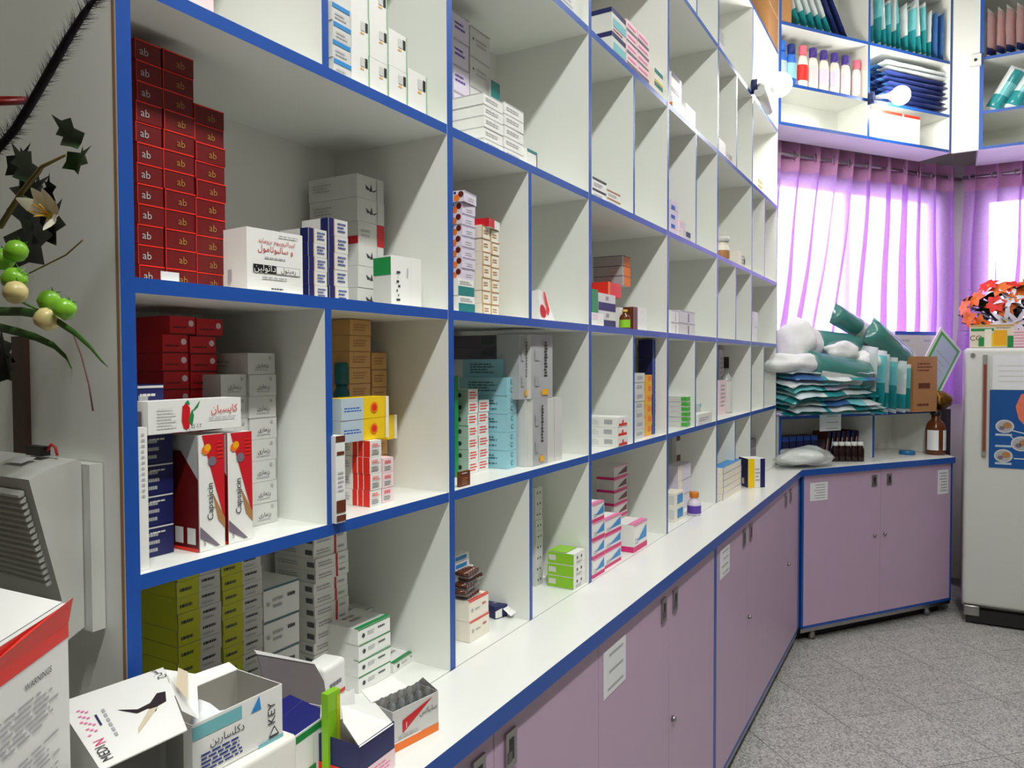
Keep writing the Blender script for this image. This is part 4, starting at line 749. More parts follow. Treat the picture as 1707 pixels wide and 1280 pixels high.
# ================================================================ PILE ON THE LOW SHELF
ZL = 1.2406
def heap_wave(s, d): return .016*noise.noise(Vector((s*5, d*6, 3)))+.008*noise.noise(Vector((s*14, d*15, 7)))-.9*max(0, -.04-d)**1.6-.5*max(0, .06-s)**1.5
def slab(label, s0, s1, d0, d1, z, t, col, seed, group):
    b = MB(); nx, ny = 22, 12; rnd = random.Random(seed); rz_ = rnd.uniform(-.05, .05); g = []
    for top in (1, 0):
        vs = []
        for j in range(ny+1):
            for i in range(nx+1):
                u, v = i/nx, j/ny; s = s0+(s1-s0)*u+rz_*(v-.5)*.5+.008*noise.noise(Vector((v*6, seed, 1))); d = d0+(d1-d0)*v+rz_*(u-.5)+.012*noise.noise(Vector((u*6, seed, 5)))
                e = (1-abs(2*u-1)**8)*(1-abs(2*v-1)**6); n_ = noise.noise(Vector((u*7+seed, v*5, seed)))*.006
                zz = z+heap_wave(s, d)+(t*(.5+.5*e) if top else t*(.5-.5*e))+n_*(1 if top else .3)
                p_ = FE*s+FM*d; vs.append((p_.x, p_.y, zz))
        for j in range(ny):
            for i in range(nx):
                f = (j*(nx+1)+i, j*(nx+1)+i+1, (j+1)*(nx+1)+i+1, (j+1)*(nx+1)+i); b.raw([vs[k] for k in (f if top else reversed(f))], [(0,1,2,3)], col((i+.5)/nx, (j+.5)/ny), True)
    o = link('plastic_pack', weld(b.mesh('plastic_pack'))); o.location = (FO.x, FO.y, 0); tag(o, label, 'pack', group)
def cf(a, b_, c): return lambda u, v: a if v < .25 and (u < .3 or u > .8) else c if .35 < u < .62 else b_ if v < .6 else a
FPALE = FILM('pale', (206,220,224)); FLIL = FILM('lilac', (196,190,214))
sch = [cf(FT, FPALE, FTL), cf(FPALE, FT, FWH), cf(FWH, FTL, FBL), cf(FT, FTL, FPALE), cf(FPALE, FWH, FT), cf(FTL, FT, FLIL), cf(FWH, FPALE, FTL), cf(FBL, FT, FWH), cf(FPALE, FLIL, FTD)]
z = ZL+.012
for k in range(9):
    t_ = .030; slab('flat glossy gauze pack, '+od(k, 9)+' of slumped heap on low shelf', .0+.012*math.sin(k*1.9), .71+.045*math.sin(k*2.7)-.012*k, -.14+.014*math.cos(k*2.3), .20, z, t_, sch[k], 100+k, 'flat gauze packs'); z += t_-.001
zt_ = z
for k in range(6):
    s = atF(1457+k*12, 640, -.05)[0]
    pack('upright aqua gauze pack, '+['first','second','third','fourth','fifth','last'][k]+' from heap in the leaning row', fmat(s, .02, ZL+.004, ry=-.10+.015*k, rz=1.15+.08*math.sin(k*2)), .26, .40-.022*k, .055, c_aqua if k % 2 else c_teal, 120+k, 'upright gauze packs')
def c_gt(u, v): return FTD if v > .48 else FWH
def c_tw(u, v): return FTD if u < .62 else FWH
def packpx(label, x0, y0, x1, y1, d, w, t, col, seed):
    s0, z0_ = atF(x0, y0, d); s1, z1_ = atF(x1, y1, d); L_ = math.hypot(s1-s0, z1_-z0_); a = math.atan2(s1-s0, z1_-z0_)
    o = link('plastic_pack', weld(pillow(w, L_, t, col, seed, 16, 18, .012, 2.4).mesh('plastic_pack'))); o.matrix_world = Matrix.Translation(FW(s0, d, z0_)) @ Matrix.Rotation(FANG, 4, 'Z') @ Matrix.Rotation(a, 4, 'Y')
    link('clear_wrap', weld(pillow(w*1.12, L_*1.14, t*1.1+.01, lambda u, v: CLEAR, seed+1, 16, 18, .02, 2.2).mesh('clear_wrap')), o).location = (0, 0, -L_*.07)
    return tag(o, label, 'pack')
packpx('deep teal pack with white underside lying on the heap front', 1345, 612, 1452, 630, -.06, .19, .15, lambda u, v: FWH if u > .55 and .1 < v < .75 else FTD, 131)
packpx('deep teal pack behind the oval white cotton roll', 1362, 572, 1462, 584, .10, .16, .12, lambda u, v: FTD, 134)
packpx('topmost deep teal pack with a white end against the curtain', 1388, 521, 1452, 560, .12, .13, .11, lambda u, v: FWH if v > .62 else FTD, 133)
packpx('glossy deep teal pack tilted down towards the brown carton', 1448, 548, 1514, 606, .0, .17, .13, lambda u, v: FTD if u > .12 else FTL, 132)
COT = mat('cotton_wool', (240,240,240), rough=0.95, var=0.03, scale=30, bump=0.6, bscale=45)
def lump(name, label, c, r, m, seed, sq=(1,1,1), amp=.12, rz=0.0, wrap=False, cat='roll', nn=20, sp=(0,0,0)):
    b = MB(); b.ball((0,0,0), r, m, nn)
    b.v = [tuple(Vector(v)*(1+amp*noise.noise(Vector(v)/r*1.6+Vector((seed,0,0)))) ) for v in b.v]
    b.v = [(v[0]*sq[0], v[1]*sq[1], v[2]*sq[2]) for v in b.v]
    o = link(name, weld(b.mesh(name))); o.location = c; o.rotation_euler = (0, sp[1], FANG+rz)
    if wrap:
        e = MB(); e.ball((0,0,0), r*1.1, CLEAR, nn); e.v = [tuple(Vector(v)*(1+.16*noise.noise(Vector(v)/r*3+Vector((seed,4,0))))) for v in e.v]; e.v = [(v[0]*sq[0], v[1]*sq[1], v[2]*sq[2]) for v in e.v]
        link('clear_wrap', weld(e.mesh('clear_wrap')), o)
    return tag(o, label, cat)
def lumppx(label, x, y, d, r, seed, sq):
    s, z_ = atF(x, y, d); lump('cotton_roll', label, FW(s, d, z_), r, COT, seed, sq, amp=.3, wrap=True, nn=28)
lumppx('big white cotton roll in clear film against the tall shelving', 1330, 570, .10, .15, 1, (1,.7,.85))
lumppx('flattened white cotton bundle under the big roll', 1318, 606, -.01, .15, 2, (1.1,.9,.42))
lumppx('small oval white cotton roll between two teal packs', 1404, 586, .0, .10, 3, (1.3,.55,.6))
lumppx('pale cotton wad wedged below the tilted teal pack', 1448, 600, -.02, .085, 5, (1.1,.8,.7))
# cartons at the right of the pile
a = atF(1523, 640, -.10); c = atF(1562, 640, -.10); zt = atF(1523, 594, -.10)[1]
place(carton(c[0]-a[0], .14, zt-ZL, 'kr', [('F','t',.15,.72,.85,.9,3,'br'), ('F',.2,.42,.7,.52,'br'), ('F','t',.15,.08,.85,.18,1,'br')]).mesh('brown_carton'), 'brown_carton', 'upright brown cardboard carton at the right of the pile', FW((a[0]+c[0])/2, -.10, ZL), FANG)
a = atF(1492, 570, .115); c = atF(1560, 570, .115); zt = atF(1500, 552, .115)[1]
place(carton(c[0]-a[0], .085, zt-ZL, 'gw', [('F',0,.955,1,1,'bb'), ('F','t',.1,.85,.45,.92,1,'gy'), ('F','t',.7,.85,.95,.92,1,'gy'), ('F',.45,.62,.55,.66,'ink'), ('F','t',.5,.55,.95,.6,1,'gy'), ('T',.55,.2,1,1,'ink')]).mesh('white_carton'), 'white_carton', 'white carton with a blue top band behind the brown carton', FW((a[0]+c[0])/2, .115, ZL), FANG)
# green-bordered certificate, leaning
sa, za = atF(1568, 655, .06); sb, zb_ = atF(1604, 585, .06); aa = math.atan2(sb-sa, zb_-za); k_ = (za-ZL-.012)/math.cos(aa); sr = sa-math.sin(aa)*k_; Hf = math.hypot(sb-sa, zb_-za)+k_
t = thing('framed_certificate', 'white and green bordered certificate tilted behind the brown carton', 'frame', FW(sr, .06, ZL+.012), FANG)
FRM = mat('frame_white', (236,236,232), rough=.4)
b = MB(); b.box(-.26, 0, 0, .008, 0, Hf, FRM); b.build('frame', t); b = MB(); b.box(-.242, -.018, -.001, 0, .018, Hf-.018, P('gl')); b.build('border', t); b3 = MB(); b3.box(-.222, -.038, -.002, -.001, .038, Hf-.038, P('sk'))
for k in range(6): b3.box(-.2, -.08+.03*(k % 2), -.0026, -.002, .08+.045*k, .087+.045*k, P('gy'))
b3.build('sheet', t); t.rotation_euler = (0, aa, FANG)
GOLDB = mat('tarnished_gold', (120,84,30), rough=.35, metal=.7, var=.6, scale=40, bump=.5, bscale=80)
lump('gilt_ornament', 'gold and dark brown ornament on the shelf end beside the fridge', FW(1.40, .02, 1.30), .07, GOLDB, 8, (1.1,.8,.75), amp=.5, cat='ornament')
b = MB(); b.box(1.313, 1.47, .0, .30, 0, 1.2412, BLACK, front=mat('gap_shade_dark', (38,32,36), rough=.5)); o = b.build('gap_shade_block'); o.location = (FO.x, FO.y, 0); o.rotation_euler = (0, 0, FANG); tag(o, 'added dark block imitating shade between the corner worktop and the fridge', 'cabinet')  # added block; its near-black colour stands in for shadow in the gap
# counter items
p = atZ(1559, 757, .9655); h_ = 1.272-.965
t = bottle('reagent_bottle', 'big brown glass bottle with white label and black cap near fridge', p.x, p.y, .9655, .058, .275, capm=BLACK, neck=.42, caph=.10)
b = MB(); n = 18
for k in range(12):
    if k in (5, 6): continue
    a0, a1 = math.radians(150+k*13.5-20), math.radians(150+(k+1)*13.5-20)
    r = .0588; b.face([(r*math.cos(a0), r*math.sin(a0), .03), (r*math.cos(a1), r*math.sin(a1), .03), (r*math.cos(a1), r*math.sin(a1), .155), (r*math.cos(a0), r*math.sin(a0), .155)], PAPER)
b.build('paper_label', t)
b = MB(); b.lathe([(.04,0),(.047,.003),(.047,.02),(.043,.024)], mat('blue_plastic', (20,120,180), rough=.3), n=20); p = atZ(1512, 757, .9655); o = b.build('blue_disc'); o.location = (p.x, p.y, .9655); tag(o, 'flat bright blue plastic disc lying on the corner worktop', 'disc')
DBR = mat('dark_syrup_glass', (34,14,16), rough=.15)
for k in range(5):
    p = atZ(1398+k*10.5, 769, .9655); tq = thing('syrup_bottle', 'small dark syrup bottle with white cap, '+['first','second','third','fourth','last'][k]+' from plastic bag', 'bottle', (p.x, p.y+.02, .9655), 0, 'dark syrup bottles')
    b = MB(); b.lathe([(.021,0),(.0225,.004),(.0225,.07),(.014,.088),(.014,.092)], DBR, n=14); b.build('body', tq); b = MB(); b.lathe([(.016,.092),(.017,.093),(.017,.112),(.0155,.114)], P('wh'), n=14); b.build('cap', tq)
for k in range(9):
    s = atF(1382+k*8, 715, .08)[0]
    place(carton(.024, .12, .16, 'nv' if k % 2 else 'br', [('F',.1,.25,.4,.75,'gw'), ('F',0,.8,1,1,'nv'), ('L',.1,.2,.9,.7,'mv')]).mesh('slim_packet'), 'slim_packet', 'slim dark packet, '+['first','second','third','fourth','fifth','sixth','seventh','eighth','last'][k]+' of the leaning row inside low shelf', FW(s, .10, .9656), FANG, 'slim dark packets', cat='packet').rotation_euler = (0, .16, FANG)
for k in range(6):
    s = atF(1306+k*12, 735, .08)[0]
    place(carton(.05, .10, .14, 'nv', [('F',0,.8,1,1,'bb')]).mesh('navy_packet'), 'navy_packet', 'dim navy packet, '+['first','second','third','fourth','fifth','sixth'][k]+' from the shelving end inside low shelf', FW(s, .12, .9656), FANG, 'dim navy packets', cat='packet')
s_, z_ = atF(1384, 701, -.003)
note('shelf_note', 'small white paper tag hanging over the slim packets', s_-.085, s_+.085, z_-.06, z_+.04, -.0045, (FO.x, FO.y, 0), FANG, 3)
BAGF = mat('plastic_bag_film', (238,242,240), rough=.12, alpha=.55, coat=1.0, bump=1.0, bscale=25, var=.04)
pb = atZ(1338, 776, .9655)
o = lump('plastic_bag', 'crumpled clear plastic bag lying at the worktop corner', (pb.x-.05, pb.y-.01, .9655+.056), .165, BAGF, 11, (1.15,.62,.34), amp=.35, cat='bag', nn=30)
b = MB(); b.ball((0,0,0), .12, mat('cotton_inner', (236,238,234), rough=.8, bump=.4, bscale=60), 18); b.v = [(v[0]*1.1, v[1]*.58, v[2]*.34) for v in b.v]; link('contents', weld(b.mesh('contents')), o)

# ================================================================ FRIDGE
fx, fy0, fy1, fh = 5.10, -.128, -.76, 1.628
fr = thing('fridge', 'old white fridge with rounded corners and a brown handle', 'fridge', (0, 0, 0))
def rbox(x0, x1, y0, y1, z0, z1, m, r=.018, seg=3):
    bm = bmesh.new(); bmesh.ops.create_cube(bm, size=1); bmesh.ops.scale(bm, vec=(x1-x0, y1-y0, z1-z0), verts=bm.verts); bmesh.ops.translate(bm, vec=((x0+x1)/2, (y0+y1)/2, (z0+z1)/2), verts=bm.verts)
    bmesh.ops.bevel(bm, geom=list(bm.edges), offset=r, segments=seg, affect='EDGES', profile=.5)
    me = bpy.data.meshes.new('m'); bm.to_mesh(me); bm.free(); me.materials.append(m)
    for p_ in me.polygons: p_.use_smooth = True
    return me
FRW = mat('fridge_enamel', (214,216,210), rough=.3, var=.02, scale=5)
link('body', rbox(fx+.06, fx+.60, fy1, fy0, .085, fh, FRW), fr)
link('door', rbox(fx, fx+.056, fy1, fy0, .115, fh-.002, FRW, .022, 4), fr)
b = MB(); b.box(fx+.02, fx+.58, fy1+.02, fy0-.02, .012, .085, BLACK); b.build('plinth', fr)
link('hinge', rbox(fx+.004, fx+.05, fy0-.09, fy0-.006, .05, .113, STEEL, .008, 2), fr)
for yy in (fy0-.07, fy1+.07):
    b = MB(); b.lathe([(.03,0),(.032,.008),(.022,.014),(.022,.05)], BLACK, (fx+.06, yy, 0), 14); b.build('foot', fr)
b = MB(); b.box(fx-.022, fx-.002, -.236, -.214, 1.0, 1.585, mat('handle_trim', (150,148,140), rough=.4)); hd = b.build('handle', fr); b = MB(); b.box(fx-.026, fx-.022, -.232, -.218, 1.03, 1.53, mat('handle_brown', (136,62,42), rough=.45)); b.build('handle_inlay', hd)
b = MB(); b.tube([(fx-.001, -.165, 1.585), (fx-.008, -.165, 1.585)], .012, STEEL, 12); b.build('badge', fr)
# paper and poster on the door
def onfr(y, z, o=.0): return (fx-.003-o, y, z)
b = MB(); b.box(fx-.0042, fx-.003, -.62, -.262, 1.385, 1.585, PAPER); 
for k in range(4): b.face([onfr(-.29, 1.43+.03*k, .0018), onfr(-.29, 1.435+.03*k, .0018), onfr(-.50-.03*(k % 2), 1.435+.03*k, .0018), onfr(-.50-.03*(k % 2), 1.43+.03*k, .0018)], P('gw'))
tag(b.build('notice_sheet'), 'blank white sheet taped to the top of the fridge door', 'paper')
POST = mat('poster_blue', (18,84,156), rough=.35, var=.25, scale=3)
b = MB(); b.box(fx-.0042, fx-.003, -.66, -.250, .935, 1.383, POST); q = .0016
def disc(cy, cz, r, m, o): b.face([onfr(cy+r*math.cos(2*math.pi*i/24), cz-r*.85*math.sin(2*math.pi*i/24), o) for i in range(24)], m)
for cy, cz, r in ((-.325, 1.175, .045), (-.405, 1.078, .05), (-.320, 1.005, .045)):
    disc(cy, cz, r, P('gw'), .0016); disc(cy, cz, r*.85, P('gy'), .0022); disc(cy-.012, cz+.006, r*.45, P('kr'), .0028); disc(cy+.014, cz-.01, r*.3, P('mv'), .0028)
b.face([onfr(y, z, .0018) for y, z in ((-.47,1.383),(-.40,1.36),(-.375,1.29),(-.39,1.22),(-.43,1.17),(-.48,1.16),(-.54,1.2),(-.56,1.3),(-.53,1.383))], mat('poster_coral', (232,122,92), rough=.4, var=.2, scale=30))
for z_ in (1.12, 1.055, .955): b.face([onfr(-.28, z_, .0016), onfr(-.28, z_+.012, .0016), onfr(-.36, z_+.012, .0016), onfr(-.36, z_, .0016)], P('sk'))
for (ya, za, yb_, zb_) in ((-.36, 1.15, -.42, 1.135), (-.34, 1.13, -.375, 1.095), (-.37, .99, -.44, .99), (-.42, 1.02, -.50, 1.06)): b.face([onfr(ya, za, .0014), onfr(ya, za+.005, .0014), onfr(yb_, zb_+.005, .0014), onfr(yb_, zb_, .0014)], P('wh'))
tag(b.build('poster'), 'blue medical poster with round photos and coral shape on fridge', 'poster')
# on top of the fridge
a = atX(1617, 560, fx+.03); c = atX(1690, 560, fx+.03); ht = atX(1650, 541, fx+.03).z-fh
me = carton(a.y-c.y, .09, ht, 'cr', [('F',0,.9,1,1,'tn'), ('F',.02,.72,.55,.84,'gn'), ('F','s','CO',.14,.42,.03,'br'), ('F',.2,.05,.33,.45,'gn'), ('F',.34,0,.5,.8,'ivo'), ('F',.5,.05,.85,.62,'ye'), ('F',.55,.1,.85,.75,'yo'), ('F',.86,.0,1,.5,'gn'), ('F','t',.6,.82,.95,.88,1,'br')]).mesh('food_carton')
place(me, 'food_carton', 'cream carton with green and yellow print on the fridge top', (fx+.03, (a.y+c.y)/2, fh+.0005), -math.pi/2)
for k in range(6):
    place(carton(.20, .16, .0165, 'pw', [('F',0,.0,1,.2,'pk')]).mesh('tissue_pack'), 'tissue_pack', 'flat pale pink pack, '+od(k, 6)+' of stack on the fridge top', (fx+.02, -.462, fh+.0005+k*.0168), -math.pi/2+.01*math.sin(k*3), 'pale pink packs', cat='pack')
# flower arrangement
def leafmesh(L, W, m, bend=.2, name='leaf', n=5):
    b = MB(); vs = []
    for i in range(n+1):
        u = i/n; w_ = W*math.sin(math.pi*min(.98, .06+u*.94))**.8; z = -bend*L*u*u
        vs += [(u*L, -w_, z+.12*w_), (u*L, 0, z), (u*L, w_, z+.12*w_)]
    for i in range(n):
        for j in (0, 1): b.raw([vs[i*3+j], vs[i*3+j+1], vs[(i+1)*3+j+1], vs[(i+1)*3+j]], [(0,1,2,3)], m, True)
    return weld(b.mesh(name))
def orient(o, loc, d, roll=0.0):
    o.matrix_local = Matrix.Translation(Vector(loc)) @ Vector(d).to_track_quat('X', 'Z').to_matrix().to_4x4() @ Matrix.Rotation(roll, 4, 'X')
fl = thing('flower_arrangement', 'artificial orange and red flowers in a basket on the fridge', 'flowers', (fx+.24, -.345, fh+.0005))
BSK = mat('wicker', (176,128,70), rough=.7, var=.3, scale=60, bump=.5); LG = mat('dark_green_leaf', (36,62,34), rough=.5, var=.3, scale=20); PO = mat('orange_petal', (236,110,36), rough=.6, var=.25, scale=25); PRD = mat('red_petal', (224,40,26), rough=.6, var=.2, scale=25); PWH = mat('white_lilac_petal', (232,228,246), rough=.6, var=.06)
b = MB(); b.lathe([(.06,0),(.085,.07),(.09,.085),(.085,.088)], BSK, n=20); b.build('basket', fl)
rnd = random.Random(3); LM = leafmesh(.11, .026, LG); pm = {PO: leafmesh(.058, .021, PO, .5, 'petal'), PRD: leafmesh(.054, .021, PRD, .5, 'petal'), PWH: leafmesh(.075, .013, PWH, .6, 'petal')}
CEN = mat('yellow_stamen', (236,176,40), rough=.7)
lm = leafmesh(.11, .026, LG)
for k in range(110):
    a = rnd.uniform(0, 2*math.pi); e = rnd.uniform(-.1, 1.0); r = rnd.uniform(.02, .15); o = link('leaf', lm, fl)
    orient(o, (r*math.cos(a)*.6, r*math.sin(a)*1.1, .08+rnd.uniform(0, .25)), (math.cos(a)*math.cos(e), math.sin(a)*math.cos(e), math.sin(e)), rnd.uniform(-1, 1))
for (yo, zo, xo, mm) in ((.15,.16,-.06,PO), (.12,.25,-.03,PO), (.17,.22,0,PO), (.07,.31,-.05,PRD), (.02,.29,-.07,PO), (-.03,.30,-.05,PRD), (-.06,.26,-.09,PO), (.04,.22,-.11,PRD), (.0,.20,-.11,PO), (-.10,.30,-.05,PO), (-.12,.24,-.08,PRD), (-.16,.20,-.06,PO), (.10,.13,-.09,PO), (-.02,.24,-.11,PWH), (.0,.14,-.12,PWH), (-.05,.13,-.12,PWH)):
    f = bpy.data.objects.new('flower', pm[mm]); f = None
    cb = MB(); cb.ball((0,0,0), .009, CEN, 8); f = cb.build('flower', fl); yo, zo = yo*1.15+.02, zo*1.25-.02; f.location = (xo-.02, yo, zo)
    d = Vector((xo-.12, yo*1.2, (zo-.2)*1.3)).normalized(); u = d.orthogonal().normalized(); v = d.cross(u)
    for q in range(6):
        a = q*math.pi/3+rnd.uniform(-.15, .15); o = link('petal', pm[mm], f); dd = (u*math.cos(a)+v*math.sin(a))*.85+d*.5; orient(o, (0, 0, 0), dd, 0)
        o.matrix_local = Matrix.Translation((0,0,0)) @ Matrix((dd.normalized(), d.cross(dd).normalized(), dd.normalized().cross(d.cross(dd).normalized()))).transposed().to_4x4()
b = MB(); b.tube([(-.02,.10,.12), (-.06,.16,.10), (-.08,.22,.075)], [.003,.002,.001], mat('twig', (52,34,40), rough=.7), 6); b.build('twig', fl)

# ================================================================ LEFT FOREGROUND
# louvred appliance hung on the end panel
yd = .852; pr = [atY(48, 800, yd), atY(135, 765, yd), atY(103, 1000, yd), atY(110, 1070, yd)]
ap = thing('louvred_appliance', 'white plastic appliance with a louvred grille fixed to the shelving end', 'appliance', (0, 0, 0))
xp = .489; prof = [(pr[0].x, pr[0].z), (xp, pr[1].z), (xp, 1.292), (pr[3].x, pr[3].z+.052-.05), (pr[2].x, pr[2].z+.0)]
prof = [(pr[0].x, pr[0].z), (pr[0].x+.022, pr[0].z+.010), (xp-.004, pr[1].z), (xp, pr[1].z-.004), (xp, 1.247), (pr[3].x, pr[3].z), (pr[2].x, pr[2].z)]
DEP = .24
def extr(prof, y0, y1, m):
    b = MB(); n = len(prof); vs = [(x, y0, z) for x, z in prof]+[(x, y1, z) for x, z in prof]
    fs = [tuple(range(n)), tuple(range(2*n-1, n-1, -1))]+[(i, i+n, (i+1) % n+n, (i+1) % n) for i in range(n)]
    b.raw(vs, [tuple(reversed(f)) for f in fs], m); return b
extr(prof, yd, yd+DEP-.02, APPL).build('housing', ap)
pz0, pz1 = 1.243, pr[1].z-.006
b = MB(); b.box(xp+.0012, xp+.0165, yd-.014, yd+DEP-.01, pz0, pz1, APPL); b.build('back_plate', ap)
x0, z0_ = pr[0].x, pr[0].z-.008; x1, z1_ = pr[2].x, pr[2].z+.008
dx, dz = x1-x0, z1_-z0_; L_ = math.hypot(dx, dz); nx_, nz_ = -abs(dz)/L_, -abs(dx)/L_
for k in range(16):
    u = .04+.056*k; cx, cz = x0+dx*u, z0_+dz*u; b = MB(); hw = .0022
    b.raw([(cx-.0003, yd+.012, cz), (cx+nx_*.006, yd+.012, cz+nz_*.006-.003), (cx+nx_*.006, yd+.012, cz+nz_*.006-.0055), (cx-.0003, yd+.012, cz-.0055), (cx-.0003, yd+DEP-.03, cz), (cx+nx_*.006, yd+DEP-.03, cz+nz_*.006-.003), (cx+nx_*.006, yd+DEP-.03, cz+nz_*.006-.0055), (cx-.0003, yd+DEP-.03, cz-.0055)], [(0,1,2,3),(7,6,5,4),(0,4,5,1),(1,5,6,2),(2,6,7,3),(3,7,4,0)], APPL); b.build('louvre', ap)
b = MB(); b.face([(pr[0].x+.018, yd+.05, pr[0].z+.0125), (pr[0].x+.034, yd+.05, pr[0].z+.0175), (pr[0].x+.034, yd+.09, pr[0].z+.0175), (pr[0].x+.018, yd+.09, pr[0].z+.0125)], PAPER); b.build('sticker', ap)
cz = pr[1].z+.002
t = thing('power_lead', 'black plug with a short red wire lying on the louvred appliance', 'cable', (xp-.012, yd+.06, cz))
b = MB(); b.box(-.006,.004,-.012,.022,.0,.011,BLACK); b.build('plug', t); b = MB(); b.tube([(0,-.012,.006), (.0,-.022,.014), (.001,-.028,.011), (.002,-.03,.001)], .0016, mat('red_wire', (200,50,50), rough=.4), 8); b.build('wire', t)
# tall white carton with red top
wc = atX(112, 1005, .352); ang = 0.62
t = thing('warning_carton', 'tall white carton with a red top band headed WARNINGS at far left', 'box', (wc.x, wc.y, .9655), ang)
hc = wc.z-.9655; b = MB(); b.box(-.15, 0, 0, .12, 0, hc, P('wh'))
dec = [('F',0,.925,1,1,'rl'), ('F','s','WARNINGS',.68,.885,.0052,'ink'), ('F','t',.03,.78,.95,.86,7,'gy'), ('F','t',.03,.66,.97,.75,8,'gy'), ('F','t',.03,.5,.97,.63,11,'gy'), ('F','t',.03,.34,.95,.47,11,'gy'), ('F','t',.03,.2,.97,.31,9,'gy'), ('F','t',.03,.02,.97,.17,11,'gy')]
tmp = MB(); decals(tmp, .15, .12, hc, dec); tmp.v = [(v[0]-.075, v[1], v[2]) for v in tmp.v]
bb = b.build('body', t); tmp.build('print', t)['kind'] = 'stuff'
b = MB(); b.raw([(-.15,.004,hc+.001),(0,.004,hc+.001),(-.005,.12,hc+.035),(-.15,.12,hc+.028)], [(0,1,2,3)], P('wh')); b.raw([(-.15,.004,hc-.0002),(0,.004,hc-.0002),(-.005,.12,hc+.0338),(-.15,.12,hc+.0268)], [(3,2,1,0)], GRYP); b.build('flap', t)
b = MB(); b.raw([(-.15,0,hc-.022),(0,-.001,hc-.016),(.002,-.004,hc+.004),(-.07,-.002,hc-.002),(-.12,-.003,hc-.008),(-.15,0,hc)], [(0,1,2,3,4,5)], P('rl')); b.build('red_band', t)
# torn white box lying on the counter boxes
def quadbox(name, label, top, z1, z0, m, cat='box'):
    pass
c4 = [atZ(x, y, 1.20) for x, y in ((95,1172), (272,1112), (312,1216), (168,1284))]
t = thing('torn_box', 'white box with pink and black lettering and a torn black hole', 'box', (c4[3].x, c4[3].y, .9655))
o0 = Vector((c4[3].x, c4[3].y, .9655)); q4 = [p_-o0 for p_ in c4]
b = MB()
TP = lambda u, v, o=0.0: (q4[3]*(1-u)*(1-v)+q4[2]*u*(1-v)+q4[1]*u*v+q4[0]*(1-u)*v)+Vector((0,0,o))   # u: left->right, v: near->far
b.raw([TP(0,0),TP(1,0),TP(1,1),TP(0,1),TP(0,0,-.0012),TP(1,0,-.0012),TP(1,1,-.0012),TP(0,1,-.0012)], [(0,1,2,3),(7,6,5,4),(0,4,5,1),(1,5,6,2),(2,6,7,3),(3,7,4,0)], P('wh')); 
def onT(pts, m, o=.0006): b.face([TP(u, v, o) for u, v in pts], m)
onT([(.42,.60),(.60,.50),(.74,.52),(.84,.62),(.93,.60),(.90,.46),(.80,.44),(.76,.38),(.70,.46),(.58,.45)], mat('torn_hole', (34,20,26), rough=.7))
onT([(.80,.43),(.70,.44),(.52,.26),(.50,.20)], mat('torn_card', (206,192,166), rough=.8), .0007)
for st, u, v, hh_, mm, in (('MEDI', .11, .15, .0095, 'ink'), ('N', .13, .29, .010, 'mg')):
    vs, fs = textmesh(st); e1 = (TP(0,1)-TP(0,0)).normalized(); e2 = -(TP(1,0)-TP(0,0)).normalized(); cc = TP(u, v, .001)
    b.raw([cc+e1*(x*hh_)+e2*(y*hh_) for x, y in vs], fs, P(mm))
onT([(.215,.48),(.235,.48),(.235,.64),(.215,.64)], P('nv'), .0008)
for k in range(6): onT([(.29,.28+.07*k),(.32,.28+.07*k),(.32,.33+.07*k),(.29,.33+.07*k)], P('gy'), .0008)
for k in range(14): onT([(.07+.10*((k*5) % 7)/7, .40+.028*k), (.10+.10*((k*5) % 7)/7, .40+.028*k), (.10+.10*((k*5) % 7)/7, .42+.028*k), (.07+.10*((k*5) % 7)/7, .42+.028*k)], P('pk'), .0008)
vs, fs = textmesh('سنج'); e1 = (TP(0,1)-TP(0,0)).normalized(); e2 = -(TP(1,0)-TP(0,0)).normalized(); cc = TP(.93,.9,.001); b.raw([cc+e1*(x*.012)+e2*(y*.012) for x, y in vs], fs, P('ink'))
b.build('lid', t)
b = MB(); dn = Vector((0,0,-.2338))
b.raw([TP(0,0,-.0014),TP(0,1,-.0014),TP(0,1)+dn,TP(0,0)+dn], [(0,1,2,3)], P('wh')); b.raw([TP(0,1,-.0014),TP(1,1,-.0014),TP(1,1)+dn,TP(0,1)+dn], [(0,1,2,3)], P('gw')); b.raw([TP(1,1,-.0014),TP(1,.15,-.0014),TP(1,.15)+dn,TP(1,1)+dn], [(0,1,2,3)], P('gw')); b.raw([TP(0,0,-.07),TP(1,0,-.07),TP(1,0)+dn,TP(0,0)+dn], [(0,1,2,3)], P('wh')); b.raw([TP(0,0)+dn,TP(1,0)+dn,TP(1,1)+dn,TP(0,1)+dn], [(0,1,2,3)], P('gw')); b.build('body', t)
b = MB(); b.face([TP(1,.96), TP(1.02,.25), TP(1.24,.30,-.02), TP(1.34,.86,-.012)], P('wh')); b.face([TP(1.05,.6,.002), TP(1.13,.85,.004), TP(1.22,.75,.002), TP(1.12,.36,.001)], mat('torn_card', (206,192,166))); b.build('flap', t)
